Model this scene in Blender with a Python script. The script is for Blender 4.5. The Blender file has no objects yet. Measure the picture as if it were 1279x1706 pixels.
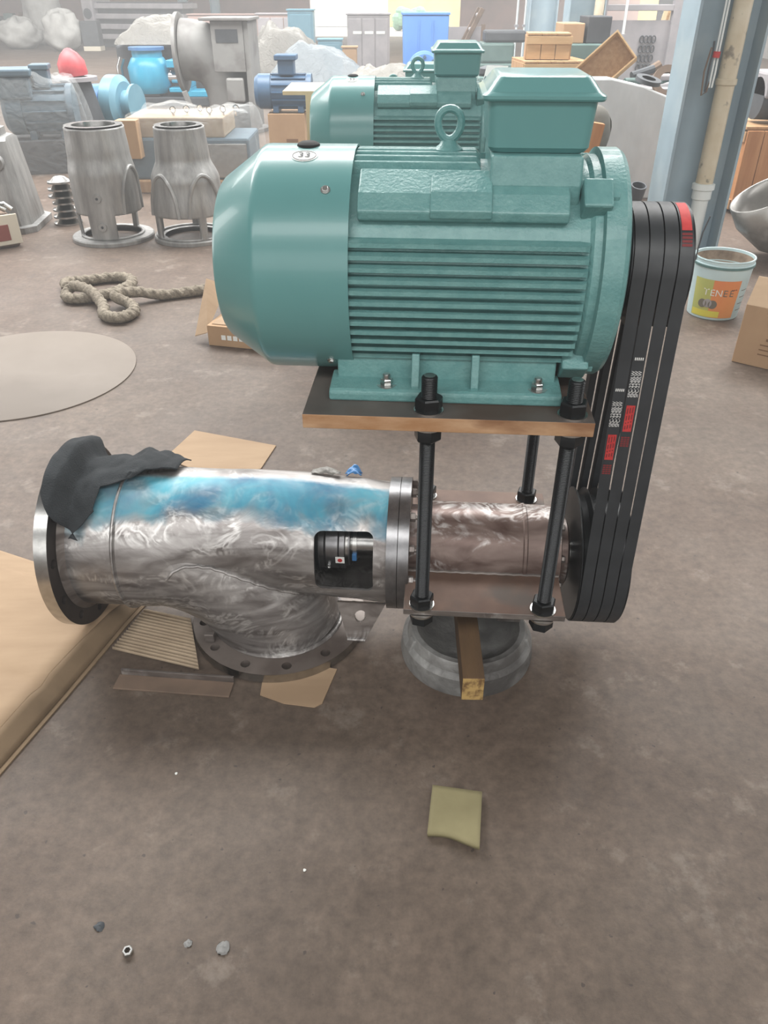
import bpy, math, random
from mathutils import Vector, Matrix, noise
random.seed(7)
R = math.radians
scene = bpy.context.scene
col = scene.collection

# ------------------------------------------------------------------ camera
cam = bpy.data.cameras.new('camera')
cam.sensor_fit = 'HORIZONTAL'; cam.sensor_width = 36.0; cam.lens = 36.0 * 1280 / 1279
cam.clip_start = 0.02; cam.clip_end = 300
camo = bpy.data.objects.new('camera', cam); col.objects.link(camo)
camo.location = (0, 0, 1.41); camo.rotation_euler = (R(90 - 34), 0, 0)
scene.camera = camo

# ------------------------------------------------------------------ daylight
world = bpy.data.worlds.new('sky'); scene.world = world; world.use_nodes = True
wn = world.node_tree.nodes; wl = world.node_tree.links
wn['Background'].inputs['Color'].default_value = (0.93, 0.97, 1.0, 1)
wn['Background'].inputs['Strength'].default_value = 2.2

# dusty air of the hall
vol = wn.new('ShaderNodeVolumeScatter'); vol.inputs['Density'].default_value = .013; vol.inputs['Anisotropy'].default_value = .2
vol.inputs['Color'].default_value = (.97, .985, 1, 1)
world.cycles.homogeneous_volume = True
wl.new(vol.outputs['Volume'], wn['World Output'].inputs['Volume'])

def skylight(name, loc, sx, sy, power, colr=(1.0, 0.985, 0.965), rot=(0, 0, 0)):
    l = bpy.data.lights.new(name, 'AREA'); l.shape = 'RECTANGLE'; l.size = sx; l.size_y = sy
    l.energy = power; l.color = colr
    o = bpy.data.objects.new(name, l); col.objects.link(o); o.location = loc; o.rotation_euler = rot
    return o
# daylight entering through the roof lights and the side windows of the hall
skylight('roof_light_near', (-1.0, -4.4, 7.0), 14, 2.6, 780)
skylight('roof_light_mid', (-1.0, 8.2, 7.0), 16, 4.0, 2900)
skylight('roof_light_far', (-3.0, 19.0, 7.0), 22, 5.0, 3300)
skylight('window_light_front', (-1.0, -8.7, 3.7), 20, 3.6, 520, rot=(R(90), 0, 0))
skylight('daylight_side_yard', (14.0, 31.0, 8.0), 6, 12.0, 5000)
skylight('daylight_yard', (1.0, 42.0, 9.0), 24, 10.0, 5200)
skylight('window_light_left', (-15.8, 9.0, 3.2), 12, 3.0, 900, rot=(0, R(-90), 0))
skylight('window_light_right', (9.8, 4.0, 3.2), 14, 3.0, 420, rot=(0, R(90), 0))

vs = scene.view_settings
vs.view_transform = 'Standard'; vs.look = 'None'; vs.gamma = 1.0; vs.use_curve_mapping = False
vs.exposure = 0.08
scene.cycles.use_denoising = True
scene.cycles.max_bounces = 5; scene.cycles.diffuse_bounces = 3; scene.cycles.glossy_bounces = 3; scene.cycles.transmission_bounces = 3; scene.cycles.transparent_max_bounces = 8
scene.cycles.use_adaptive_sampling = True; scene.cycles.adaptive_threshold = 0.03

# ------------------------------------------------------------------ materials
def S(r, g, b):
    f = lambda c: (c / 255 / 12.92) if c <= 10 else ((c / 255 + 0.055) / 1.055) ** 2.4
    return (f(r), f(g), f(b), 1)

MATS = {}
def mat(name, c1, rough=0.5, metal=0.0, c2=None, scale=6.0, detail=6.0, lo=0.35, hi=0.65, bump=0.0, bscale=80.0,
        rough2=None, stretch=(1, 1, 1), alpha=1.0, spec=0.5, transmission=0.0, c3=None, scale3=1.5, lo3=.5, hi3=.62, coat=0.0):
    m = bpy.data.materials.new(name); m.use_nodes = True
    n, l = m.node_tree.nodes, m.node_tree.links
    b = n['Principled BSDF']
    b.inputs['Base Color'].default_value = c1
    b.inputs['Roughness'].default_value = rough; b.inputs['Metallic'].default_value = metal
    b.inputs['Specular IOR Level'].default_value = spec
    b.inputs['Alpha'].default_value = alpha; b.inputs['Transmission Weight'].default_value = transmission
    b.inputs['Coat Weight'].default_value = coat
    if c2 or bump:
        tc = n.new('ShaderNodeTexCoord'); mp = n.new('ShaderNodeMapping'); mp.inputs['Scale'].default_value = stretch
        l.new(tc.outputs['Object'], mp.inputs['Vector'])
    if c2:
        t = n.new('ShaderNodeTexNoise'); t.inputs['Scale'].default_value = scale; t.inputs['Detail'].default_value = detail
        t.inputs['Roughness'].default_value = 0.6
        l.new(mp.outputs['Vector'], t.inputs['Vector'])
        r = n.new('ShaderNodeValToRGB'); r.color_ramp.elements[0].position = lo; r.color_ramp.elements[1].position = hi
        r.color_ramp.elements[0].color = c1; r.color_ramp.elements[1].color = c2
        l.new(t.outputs['Fac'], r.inputs['Fac'])
        out = r.outputs['Color']
        if c3:
            t3 = n.new('ShaderNodeTexNoise'); t3.inputs['Scale'].default_value = scale3; t3.inputs['Detail'].default_value = 5
            l.new(mp.outputs['Vector'], t3.inputs['Vector'])
            mr = n.new('ShaderNodeMapRange'); mr.inputs['From Min'].default_value = lo3; mr.inputs['From Max'].default_value = hi3
            l.new(t3.outputs['Fac'], mr.inputs['Value'])
            mx = n.new('ShaderNodeMix'); mx.data_type = 'RGBA'
            l.new(mr.outputs['Result'], mx.inputs['Factor']); l.new(out, mx.inputs[6]); mx.inputs[7].default_value = c3
            out = mx.outputs[2]
        l.new(out, b.inputs['Base Color'])
        if rough2 is not None:
            mr = n.new('ShaderNodeMapRange'); mr.inputs['To Min'].default_value = rough; mr.inputs['To Max'].default_value = rough2
            mr.inputs['From Min'].default_value = lo; mr.inputs['From Max'].default_value = hi
            l.new(t.outputs['Fac'], mr.inputs['Value']); l.new(mr.outputs['Result'], b.inputs['Roughness'])
    if bump:
        t2 = n.new('ShaderNodeTexNoise'); t2.inputs['Scale'].default_value = bscale; t2.inputs['Detail'].default_value = 3
        l.new(mp.outputs['Vector'], t2.inputs['Vector'])
        bp = n.new('ShaderNodeBump'); bp.inputs['Strength'].default_value = bump; bp.inputs['Distance'].default_value = 0.004
        l.new(t2.outputs['Fac'], bp.inputs['Height']); l.new(bp.outputs['Normal'], b.inputs['Normal'])
    MATS[name] = m
    return m

def floor_material():
    m = bpy.data.materials.new('stained_concrete'); m.use_nodes = True
    n, l = m.node_tree.nodes, m.node_tree.links; b = n['Principled BSDF']
    tc = n.new('ShaderNodeTexCoord')
    def nz(scale, det, rough=.6):
        t = n.new('ShaderNodeTexNoise'); t.inputs['Scale'].default_value = scale; t.inputs['Detail'].default_value = det
        t.inputs['Roughness'].default_value = rough; l.new(tc.outputs['Object'], t.inputs['Vector']); return t.outputs['Fac']
    def ramp(f, a, ca, bb, cb):
        r = n.new('ShaderNodeValToRGB'); r.color_ramp.elements[0].position = a; r.color_ramp.elements[0].color = ca
        r.color_ramp.elements[1].position = bb; r.color_ramp.elements[1].color = cb; l.new(f, r.inputs['Fac']); return r.outputs['Color']
    def mix(f, a, c, mode='MIX'):
        x = n.new('ShaderNodeMix'); x.data_type = 'RGBA'; x.blend_type = mode
        if isinstance(f, float): x.inputs['Factor'].default_value = f
        else: l.new(f, x.inputs['Factor'])
        l.new(a, x.inputs[6]) if not isinstance(a, tuple) else setattr(x.inputs[6], 'default_value', a)
        l.new(c, x.inputs[7]) if not isinstance(c, tuple) else setattr(x.inputs[7], 'default_value', c)
        return x.outputs[2]
    base = ramp(nz(1.3, 8), .3, S(91, 78, 68), .7, S(117, 103, 91))
    warm = ramp(nz(.55, 4), .45, (0, 0, 0, 1), .62, (.55, .55, .55, 1))
    base = mix(warm, base, S(99, 81, 70))
    fine = ramp(nz(38, 8, .7), .3, (.62, .62, .62, 1), .72, (1.18, 1.18, 1.18, 1))
    base = mix(1.0, base, fine, 'MULTIPLY')
    midn = ramp(nz(11, 8, .7), .32, (.80, .79, .78, 1), .68, (1.12, 1.12, 1.12, 1))
    base = mix(1.0, base, midn, 'MULTIPLY')
    blot = ramp(nz(5.5, 9, .72), .57, (0, 0, 0, 1), .66, (.6, .6, .6, 1))
    base = mix(blot, base, S(128, 118, 108))
    dark = ramp(nz(3.1, 9, .7), .60, (0, 0, 0, 1), .70, (.65, .65, .65, 1))
    base = mix(dark, base, S(80, 70, 64))
    spots = ramp(nz(60, 2, .4), .73, (0, 0, 0, 1), .76, (.8, .8, .8, 1))
    base = mix(spots, base, S(62, 55, 50))
    l.new(base, b.inputs['Base Color'])
    rr = n.new('ShaderNodeMapRange'); rr.inputs['To Min'].default_value = .42; rr.inputs['To Max'].default_value = .75
    l.new(nz(2.2, 6), rr.inputs['Value']); l.new(rr.outputs['Result'], b.inputs['Roughness'])
    bp = n.new('ShaderNodeBump'); bp.inputs['Strength'].default_value = .25; bp.inputs['Distance'].default_value = .004
    l.new(nz(45, 6, .7), bp.inputs['Height']); l.new(bp.outputs['Normal'], b.inputs['Normal'])
    MATS['floor'] = m

def steel_material(name, dye=False, cols=(S(122, 117, 115), S(180, 177, 175)), zc=0.271, metal=.78, swirls=1.0):
    """ground weld-steel with grinder swirls; dye = blue marking fluid wiped along the upper front of the casing"""
    m = bpy.data.materials.new(name); m.use_nodes = True
    n, l = m.node_tree.nodes, m.node_tree.links; b = n['Principled BSDF']
    tc = n.new('ShaderNodeTexCoord')
    def nz(scale, det, dist=0., st=None):
        t = n.new('ShaderNodeTexNoise'); t.inputs['Scale'].default_value = scale; t.inputs['Detail'].default_value = det
        t.inputs['Distortion'].default_value = dist
        src = tc.outputs['Object']
        if st:
            mp = n.new('ShaderNodeMapping'); mp.inputs['Scale'].default_value = st; l.new(src, mp.inputs['Vector']); src = mp.outputs['Vector']
        l.new(src, t.inputs['Vector']); return t.outputs['Fac']
    def mr(f, a, c, lo, hi):
        x = n.new('ShaderNodeMapRange'); x.inputs['From Min'].default_value = a; x.inputs['From Max'].default_value = c
        x.inputs['To Min'].default_value = lo; x.inputs['To Max'].default_value = hi; l.new(f, x.inputs['Value']); return x.outputs['Result']
    def mth(op, a, c=None):
        x = n.new('ShaderNodeMath'); x.operation = op
        for i, q in enumerate((a, c)):
            if q is None: continue
            if isinstance(q, (int, float)): x.inputs[i].default_value = q
            else: l.new(q, x.inputs[i])
        return x.outputs[0]
    def mix(f, a, c):
        x = n.new('ShaderNodeMix'); x.data_type = 'RGBA'
        l.new(f, x.inputs['Factor'])
        for k, q in ((6, a), (7, c)):
            if isinstance(q, tuple): x.inputs[k].default_value = q
            else: l.new(q, x.inputs[k])
        return x.outputs[2]
    swirl = nz(9, 5, 2.5)
    streak = nz(5, 6, 1.0, (1.2, 1, 5))
    a, c = cols
    base = mix(mr(streak, .35, .65, 0, 1), a, c)
    ring = mth('ABSOLUTE', mth('SUBTRACT', mth('FRACT', mth('MULTIPLY', swirl, 5.0)), .5))
    light = mth('MULTIPLY', mr(ring, .0, .40, .62 * swirls, 0), mr(nz(6.5, 4, 1.0, (1, 1, 2.2)), .48, .62, 0, 1))
    base = mix(light, base, S(238, 237, 235))
    rough = mr(streak, .3, .7, .30, .52)
    if dye:
        sp = n.new('ShaderNodeSeparateXYZ'); l.new(tc.outputs['Object'], sp.inputs[0])
        y, z = sp.outputs['Y'], mth('SUBTRACT', sp.outputs['Z'], zc)
        ang = mth('ARCTAN2', z, mth('MULTIPLY', y, -1.0))
        wob = mr(nz(6, 5, 1.5), .25, .75, -.22, .22)
        ang2 = mth('ADD', ang, wob)
        up = mr(ang2, R(44), R(58), 0, 1); dn = mr(mth('ADD', ang, mth('MULTIPLY', wob, .25)), R(88), R(94), 1, 0)
        xin = mr(sp.outputs['X'], -.74, -.70, 0, 1)
        f = mth('MULTIPLY', mth('MULTIPLY', up, dn), xin)
        f = mth('MULTIPLY', f, mr(nz(12, 4, 1), .25, .6, .5, 1))
        # a run of fluid down the elbow joint
        rx = mth('ABSOLUTE', mth('ADD', mth('ADD', sp.outputs['X'], .44), mth('MULTIPLY', wob, .12)))
        run = mth('MULTIPLY', mth('MULTIPLY', mr(rx, .02, .05, 1, 0), mr(ang2, R(28), R(45), 0, 1)), mr(ang2, R(70), R(80), 1, 0))
        f = mth('MINIMUM', mth('ADD', f, mth('MULTIPLY', run, .8)), 1.0)
        blue = mix(mr(nz(4, 5, 1), .4, .62, 0, 1), S(24, 104, 140), S(70, 168, 188))
        base = mix(mth('MULTIPLY', f, .92), base, blue)
        l.new(mth('SUBTRACT', metal, mth('MULTIPLY', f, .70)), b.inputs['Metallic'])
        rough = mth('ADD', rough, mth('MULTIPLY', f, .22))
    else:
        b.inputs['Metallic'].default_value = metal
    l.new(rough, b.inputs['Roughness']); l.new(base, b.inputs['Base Color'])
    bp = n.new('ShaderNodeBump'); bp.inputs['Strength'].default_value = .35; bp.inputs['Distance'].default_value = .004
    l.new(swirl, bp.inputs['Height']); l.new(bp.outputs['Normal'], b.inputs['Normal'])
    MATS[name] = m

floor_material()
steel_material('ground_steel'); steel_material('dyed_steel', dye=True); steel_material('dull_steel', cols=(S(112, 104, 100), S(150, 143, 138)), swirls=.35, metal=.6)
steel_material('housing_steel', cols=(S(88, 70, 64), S(130, 114, 107)), swirls=.9, metal=.45)
TEAL, TEAL2 = S(94, 143, 142), S(110, 156, 154)
mat('teal_cast', TEAL, .38, 0, TEAL2, 30, bump=.35, bscale=160, coat=.15)
mat('teal_sheet', S(94, 145, 144), .28, 0, S(100, 150, 149), 3, coat=.15)
mat('black_steel', S(17, 20, 22), .36, .3, S(27, 31, 34), 20)
mat('black_rubber', S(40, 43, 46), .5, 0, S(52, 55, 58), 14, rough2=.4)
mat('belt_side', S(20, 21, 22), .8)
mat('red_print', S(196, 58, 56), .6, 0, S(180, 46, 46), 90)
mat('white_print', S(215, 215, 212), .6)
mat('red_dim_print', S(120, 40, 42), .6)
mat('flange_face', S(114, 105, 99), .5, .3, S(136, 127, 121), 8, c3=S(98, 88, 82), scale3=4)
mat('seal_steel', S(150, 150, 152), .3, .9, S(126, 126, 128), 30)
mat('zinc', S(205, 206, 204), .28, 1.0)
mat('plate_steel', S(104, 97, 93), .45, .4, S(126, 117, 111), 7, rough2=.6, c3=S(96, 78, 68), scale3=3)
mat('cut_edge_rust', S(164, 122, 84), .75, .05, S(190, 156, 122), 9, stretch=(1, 1, 3), c3=S(138, 100, 70), scale3=5)
mat('wing_plate', S(96, 74, 63), .6, .1, S(116, 93, 80), 9, c3=S(84, 74, 67), scale3=6, bump=.1, bscale=30)
mat('primer_steel', S(112, 92, 86), .42, .45, S(138, 118, 110), 6, c3=S(150, 140, 134), scale3=6, stretch=(1, 1, 2))
mat('cast_iron', S(132, 132, 130), .55, .3, S(164, 164, 162), 12, bump=.8, bscale=60, c3=S(88, 86, 84), scale3=4)
mat('cast_silver', S(140, 140, 139), .42, .4, S(172, 172, 170), 6, bump=.4, bscale=50, stretch=(3, 3, .6))
mat('machined', S(190, 190, 188), .25, 1.0, S(170, 170, 168), 40)
mat('dark_face', S(58, 52, 50), .5, .3, S(74, 66, 62), 8)
mat('kraft', S(160, 135, 108), .8, 0, S(172, 147, 119), 3, stretch=(1, 5, 1))
mat('kraft_grey', S(158, 140, 118), .85, 0, S(174, 156, 133), 9)
mat('kraft_side', S(122, 103, 80), .85, 0, S(140, 119, 94), 8)
mat('carton', S(168, 136, 104), .8, 0, S(178, 147, 114), 4)
mat('print_brown', S(120, 88, 60), .8)
mat('rag', S(38, 42, 45), .95, 0, S(52, 56, 59), 18, bump=.6, bscale=300)
mat('timber', S(108, 84, 58), .8, 0, S(86, 66, 48), 5, stretch=(4, .6, 4), bump=.3, bscale=60)
mat('timber_end', S(178, 148, 92), .9, 0, S(112, 84, 50), 42, lo=.45, hi=.6)
mat('pine', S(184, 148, 110), .75, 0, S(164, 126, 88), 5, stretch=(5, 5, .7))
mat('pine_light', S(200, 168, 126), .75, 0, S(182, 148, 106), 5, stretch=(.7, 5, 5))
mat('pine_red', S(196, 142, 96), .75, 0, S(176, 120, 76), 4, stretch=(6, 6, .6))
mat('plywood', S(222, 204, 168), .7, 0, S(206, 184, 146), 4)
mat('column_paint', S(158, 178, 188), .5, 0, S(146, 166, 177), 3, c3=S(166, 182, 188), scale3=2)
mat('old_pvc', S(214, 204, 182), .55, 0, S(198, 184, 156), 5, c3=S(140, 132, 116), scale3=14, lo3=.60, hi3=.68)
mat('white_pvc', S(226, 232, 230), .4)
mat('white_wall', S(234, 236, 236), .85, 0, S(206, 208, 208), 2.5, stretch=(1, 1, .5), bump=.2, bscale=25)
mat('grey_wall', S(178, 174, 170), .9, 0, S(160, 156, 152), .6)
mat('brick_wall', S(176, 150, 142), .9, 0, S(150, 136, 132), .8)
mat('yellow_wall', S(238, 226, 160), .9, 0, S(232, 216, 140), 1)
mat('roof_sheet', S(150, 154, 156), .7)
mat('outdoor_ground', S(210, 205, 196), .95)
mat('cover_plate', S(121, 111, 101), .6, 0, S(130, 120, 110), 2.5, c3=S(113, 103, 93), scale3=1.2)
mat('rope_fibre', S(112, 104, 92), .95, 0, S(150, 141, 126), 60, bump=1.0, bscale=120)
mat('pad_rubber', S(134, 126, 92), .75, 0, S(146, 138, 102), 12, bump=.15, bscale=60)
mat('bucket_white', S(196, 220, 224), .4, 0, S(182, 206, 210), 5)
mat('bucket_rim', S(92, 132, 132), .5, 0, S(70, 100, 98), 10)
mat('bucket_inside', S(166, 150, 132), .8, 0, S(120, 106, 92), 14)
mat('label_orange', S(226, 136, 84), .5, 0, S(230, 160, 96), 3)
mat('label_green', S(176, 188, 110), .5, 0, S(200, 196, 110), 4)
mat('label_yellow', S(222, 214, 84), .5)
mat('label_grey', S(112, 108, 98), .5)
mat('label_white', S(232, 234, 230), .5)
mat('cyan_paint', S(36, 142, 176), .35, 0, S(46, 154, 186), 5)
mat('blue_paint', S(58, 108, 160), .4, 0, S(70, 120, 168), 5)
mat('pale_blue_paint', S(100, 148, 168), .4, 0, S(112, 158, 176), 5)
mat('bin_blue', S(86, 136, 204), .5, 0, S(98, 148, 212), 2)
mat('slate_paint', S(80, 100, 114), .45, 0, S(94, 114, 126), 4)
mat('navy_paint', S(62, 92, 122), .4, 0, S(74, 104, 132), 5)
mat('grey_green', S(96, 120, 117), .5, 0, S(82, 106, 102), 4)
mat('casting_grey', S(142, 142, 140), .6, .05, S(130, 130, 128), 2, c3=S(116, 114, 112), scale3=3)
mat('sack_white', S(186, 186, 182), .8, 0, S(166, 166, 162), 4, bump=.5, bscale=8)
mat('red_plastic', S(206, 92, 96), .45, 0, S(184, 70, 76), 6)
mat('red_oxide', S(134, 70, 60), .7)
mat('cream_trim', S(214, 206, 188), .6)
mat('rusty_brown', S(132, 112, 96), .8, .1, S(108, 92, 80), 6)
mat('machine_grey', S(170, 166, 168), .6, .1, S(148, 146, 150), 3)
mat('machine_dark', S(80, 84, 88), .6, .1, S(62, 66, 70), 3)
mat('chrome', S(225, 225, 225), .12, 1.0)
mat('bag_grey', S(128, 126, 118), .9, 0, S(108, 106, 100), 6)
mat('steel_elbow', S(186, 184, 180), .38, .6, S(160, 158, 154), 4, c3=S(200, 198, 194), scale3=7)
mat('leaf_green', S(150, 196, 168), .7)
mat('blue_film', S(66, 134, 196), .3, alpha=.85)
mat('socket_white', S(235, 238, 236), .5)
mat('orange_red', S(222, 78, 60), .5)
def film(name, c, alpha, rough=.22):
    m = bpy.data.materials.new(name); m.use_nodes = True
    n, l = m.node_tree.nodes, m.node_tree.links; b = n['Principled BSDF']
    b.inputs['Base Color'].default_value = c; b.inputs['Roughness'].default_value = rough; b.inputs['Alpha'].default_value = alpha
    tc = n.new('ShaderNodeTexCoord'); t = n.new('ShaderNodeTexNoise'); t.inputs['Scale'].default_value = 9; t.inputs['Detail'].default_value = 4
    t.inputs['Distortion'].default_value = 2
    l.new(tc.outputs['Object'], t.inputs['Vector'])
    bp = n.new('ShaderNodeBump'); bp.inputs['Strength'].default_value = .8; bp.inputs['Distance'].default_value = .03
    l.new(t.outputs['Fac'], bp.inputs['Height']); l.new(bp.outputs['Normal'], b.inputs['Normal'])
    MATS[name] = m
film('clear_film', S(226, 230, 230), .14)
film('milky_film', S(150, 148, 142), .8, .4)
film('blue_tint_film', S(146, 156, 162), .75, .4)

# ------------------------------------------------------------------ mesh helpers
class MB:
    """collects vertices and faces of one mesh"""
    def __init__(s): s.v = []; s.f = []; s.mi = []; s.cur = 0
    def add(s, vs, fs):
        o = len(s.v); s.v += [Vector(p) for p in vs]; s.f += [[o + i for i in f] for f in fs]; s.mi += [s.cur] * len(fs); return s
    def box(s, c, d, rot=None):
        hx, hy, hz = d[0] / 2, d[1] / 2, d[2] / 2
        P = [Vector((x, y, z)) for z in (-hz, hz) for y in (-hy, hy) for x in (-hx, hx)]
        if rot: P = [rot @ p for p in P]
        return s.add([p + Vector(c) for p in P], [(0, 2, 3, 1), (4, 5, 7, 6), (0, 1, 5, 4), (2, 6, 7, 3), (0, 4, 6, 2), (1, 3, 7, 5)])
    def span(s, a, b):
        return s.box([(p + q) / 2 for p, q in zip(a, b)], [abs(q - p) for p, q in zip(a, b)])
    def lathe(s, prof, seg=32, c=(0, 0, 0), axis='z', caps=True, a0=0, off=None):
        """prof = [(h, r)]; r=0 ends become fans"""
        rings = []; vs = []; fs = []
        for k, (h, r) in enumerate(prof):
            ring = []
            dz = off(h) if off else 0
            for i in range(seg):
                a = a0 + 2 * math.pi * i / seg
                x, y = r * math.cos(a), r * math.sin(a)
                p = (x, y, h) if axis == 'z' else ((h, x, y + dz) if axis == 'x' else (y, h, x))
                ring.append(len(vs)); vs.append(Vector(p) + Vector(c))
            rings.append(ring)
        for A, B in zip(rings, rings[1:]):
            for i in range(seg):
                j = (i + 1) % seg
                fs.append((A[i], A[j], B[j], B[i]))
        if caps:
            fs.append(tuple(reversed(rings[0]))); fs.append(tuple(rings[-1]))
        return s.add(vs, fs)
    def cyl(s, a, b, r0, r1=None, seg=16):
        return s.tube([a, b], [r0, r1 if r1 is not None else r0], seg)
    def tube(s, path, rad, seg=12, caps=True, closed=False, flat=1.0):
        P = [Vector(p) for p in path]; n = len(P)
        if not isinstance(rad, (list, tuple)): rad = [rad] * n
        T = []
        for i in range(n):
            if closed: t = P[(i + 1) % n] - P[i - 1]
            else: t = P[min(i + 1, n - 1)] - P[max(i - 1, 0)]
            T.append(t.normalized())
        up = Vector((0, 0, 1)) if abs(T[0].z) < .9 else Vector((0, 1, 0))
        nrm = (up - T[0] * up.dot(T[0])).normalized()
        vs = []; fs = []
        for i in range(n):
            nrm = (nrm - T[i] * nrm.dot(T[i])).normalized(); bn = T[i].cross(nrm)
            for k in range(seg):
                a = 2 * math.pi * k / seg
                vs.append(P[i] + (nrm * math.cos(a) * flat + bn * math.sin(a)) * rad[i])
        m = n if closed else n - 1
        for i in range(m):
            for k in range(seg):
                q = (k + 1) % seg; j = (i + 1) % n
                fs.append((i * seg + k, i * seg + q, j * seg + q, j * seg + k))
        if caps and not closed:
            fs.append(tuple(range(seg - 1, -1, -1))); fs.append(tuple((n - 1) * seg + k for k in range(seg)))
        return s.add(vs, fs)
    def prism(s, poly, a, b, axis='y'):
        """2-D polygon extruded from a to b along an axis; poly is in the two other axes"""
        def P(u, v, w): return {'x': (w, u, v), 'y': (u, w, v), 'z': (u, v, w)}[axis]
        n = len(poly)
        vs = [P(u, v, a) for u, v in poly] + [P(u, v, b) for u, v in poly]
        fs = [tuple(range(n - 1, -1, -1)), tuple(range(n, 2 * n))] + [(i, (i + 1) % n, n + (i + 1) % n, n + i) for i in range(n)]
        return s.add(vs, fs)
    def grid(s, fn, nu, nv, thick=None, closed_u=False):
        vs = [Vector(fn(i / nu, j / nv)) for j in range(nv + 1) for i in range(nu + 1)]
        fs = [(j * (nu + 1) + i, j * (nu + 1) + i + 1, (j + 1) * (nu + 1) + i + 1, (j + 1) * (nu + 1) + i) for j in range(nv) for i in range(nu)]
        return s.add(vs, fs)
    def mesh(s, name):
        me = bpy.data.meshes.new(name); me.from_pydata([tuple(p) for p in s.v], [], s.f); me.update()
        return me
    def build(s, name, m, parent=None, smooth=35, bevel=0, loc=None, solid=0, subsurf=0, recalc=True):
        b = BASE.get(parent.name) if parent is not None else None
        if b is not None: s.v = [p - b for p in s.v]
        me = s.mesh(name)
        if recalc:
            import bmesh
            bm = bmesh.new(); bm.from_mesh(me); bmesh.ops.recalc_face_normals(bm, faces=bm.faces); bm.to_mesh(me); bm.free()
        for k in (m if isinstance(m, (list, tuple)) else [m]): me.materials.append(MATS[k])
        if any(s.mi): me.polygons.foreach_set('material_index', s.mi)
        if smooth:
            me.polygons.foreach_set('use_smooth', [True] * len(me.polygons)); me.set_sharp_from_angle(angle=R(smooth))
        o = bpy.data.objects.new(name, me); col.objects.link(o)
        if parent is not None: o.parent = parent
        if b is not None: BASE[o.name] = b
        if loc is not None: o.location = loc
        if solid:
            md = o.modifiers.new('thickness', 'SOLIDIFY'); md.thickness = solid; md.offset = 0
        if bevel:
            md = o.modifiers.new('bevel', 'BEVEL'); md.width = bevel; md.segments = 2; md.limit_method = 'ANGLE'; md.angle_limit = R(40)
        if subsurf:
            md = o.modifiers.new('subsurf', 'SUBSURF'); md.levels = subsurf; md.render_levels = subsurf
        return o

BASE = {}
def tag(o, label, cat, group=None, kind=None):
    o['label'] = label; o['category'] = cat
    if group: o['group'] = group
    if kind: o['kind'] = kind
    return o
def struct(o): o['kind'] = 'structure'; return o
def thing(name, label, cat, loc=(0, 0, 0), rz=0, group=None, base=None, rot=None):
    o = bpy.data.objects.new(name, None); o.empty_display_size = .1; col.objects.link(o)
    o.location = loc; o.rotation_euler = rot if rot else (0, 0, rz)
    tag(o, label, cat, group)
    if base is not None: BASE[o.name] = Vector(base)
    return o
def copy_tree(o, parent=None):
    c = o.copy(); col.objects.link(c); c.parent = parent
    for ch in list(o.children): copy_tree(ch, c)
    return c

def text(body, name, size, m, parent, mw, align='CENTER'):
    cu = bpy.data.curves.new(name, 'FONT'); cu.body = body; cu.size = size; cu.align_x = align; cu.align_y = 'CENTER'
    cu.materials.append(MATS[m]); cu.extrude = 0.0002
    tmp = bpy.data.objects.new(name, cu); me = bpy.data.meshes.new_from_object(tmp)
    bpy.data.objects.remove(tmp); bpy.data.curves.remove(cu)
    o = bpy.data.objects.new(name, me); col.objects.link(o)
    if parent is not None:
        o.parent = parent
        b = BASE.get(parent.name)
        if b is not None: mw = Matrix.Translation(-b) @ mw
    o.matrix_local = mw
    return o
def frame_matrix(o, xd, yd):
    x = Vector(xd).normalized(); y = Vector(yd); y = (y - x * y.dot(x)).normalized(); z = x.cross(y)
    return Matrix(((x.x, y.x, z.x, o[0]), (x.y, y.y, z.y, o[1]), (x.z, y.z, z.z, o[2]), (0, 0, 0, 1)))

def hexnut(mb, c, axis, af, h, bore=0):
    """hexagonal prism standing on c, extending h along the axis"""
    ax = Vector(axis).normalized(); r = af / 2 / math.cos(R(30))
    up = Vector((0, 0, 1)) if abs(ax.z) < .9 else Vector((1, 0, 0))
    n1 = (up - ax * up.dot(ax)).normalized(); n2 = ax.cross(n1); c = Vector(c)
    ring = lambda hh, rr: [c + ax * hh + (n1 * math.cos(R(60 * k + 15)) + n2 * math.sin(R(60 * k + 15))) * rr for k in range(6)]
    vs = ring(0, r * .93) + ring(h * .12, r) + ring(h * .88, r) + ring(h, r * .9)
    fs = [tuple(range(5, -1, -1))] if not bore else []
    for q in range(3):
        fs += [(q * 6 + k, q * 6 + (k + 1) % 6, q * 6 + 6 + (k + 1) % 6, q * 6 + 6 + k) for k in range(6)]
    if bore:
        for hh in (0, h): vs += [c + ax * hh + (n1 * math.cos(R(60 * k + 15)) + n2 * math.sin(R(60 * k + 15))) * bore for k in range(6)]
        fs += [(18 + k, 18 + (k + 1) % 6, 30 + (k + 1) % 6, 30 + k) for k in range(6)]
        fs += [(24 + k, 24 + (k + 1) % 6, 30 + (k + 1) % 6, 30 + k) for k in range(6)]
        fs += [((k + 1) % 6, k, 24 + k, 24 + (k + 1) % 6) for k in range(6)]
    else:
        fs.append(tuple(range(18, 24)))
    mb.add(vs, fs)
    return mb

# ================================================================== THE HALL
mb = MB(); mb.span((-16, -9, -.2), (10, 36, 0)); struct(mb.build('floor', 'floor', smooth=0))
mb = MB(); mb.span((-40, 36, -.25), (40, 80, -.02)); struct(mb.build('outdoor_ground', 'outdoor_ground', smooth=0))
mb = MB(); mb.span((10.1, -9, -.25), (30, 36, -.02)); struct(mb.build('outdoor_ground_side', 'outdoor_ground', smooth=0))
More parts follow.
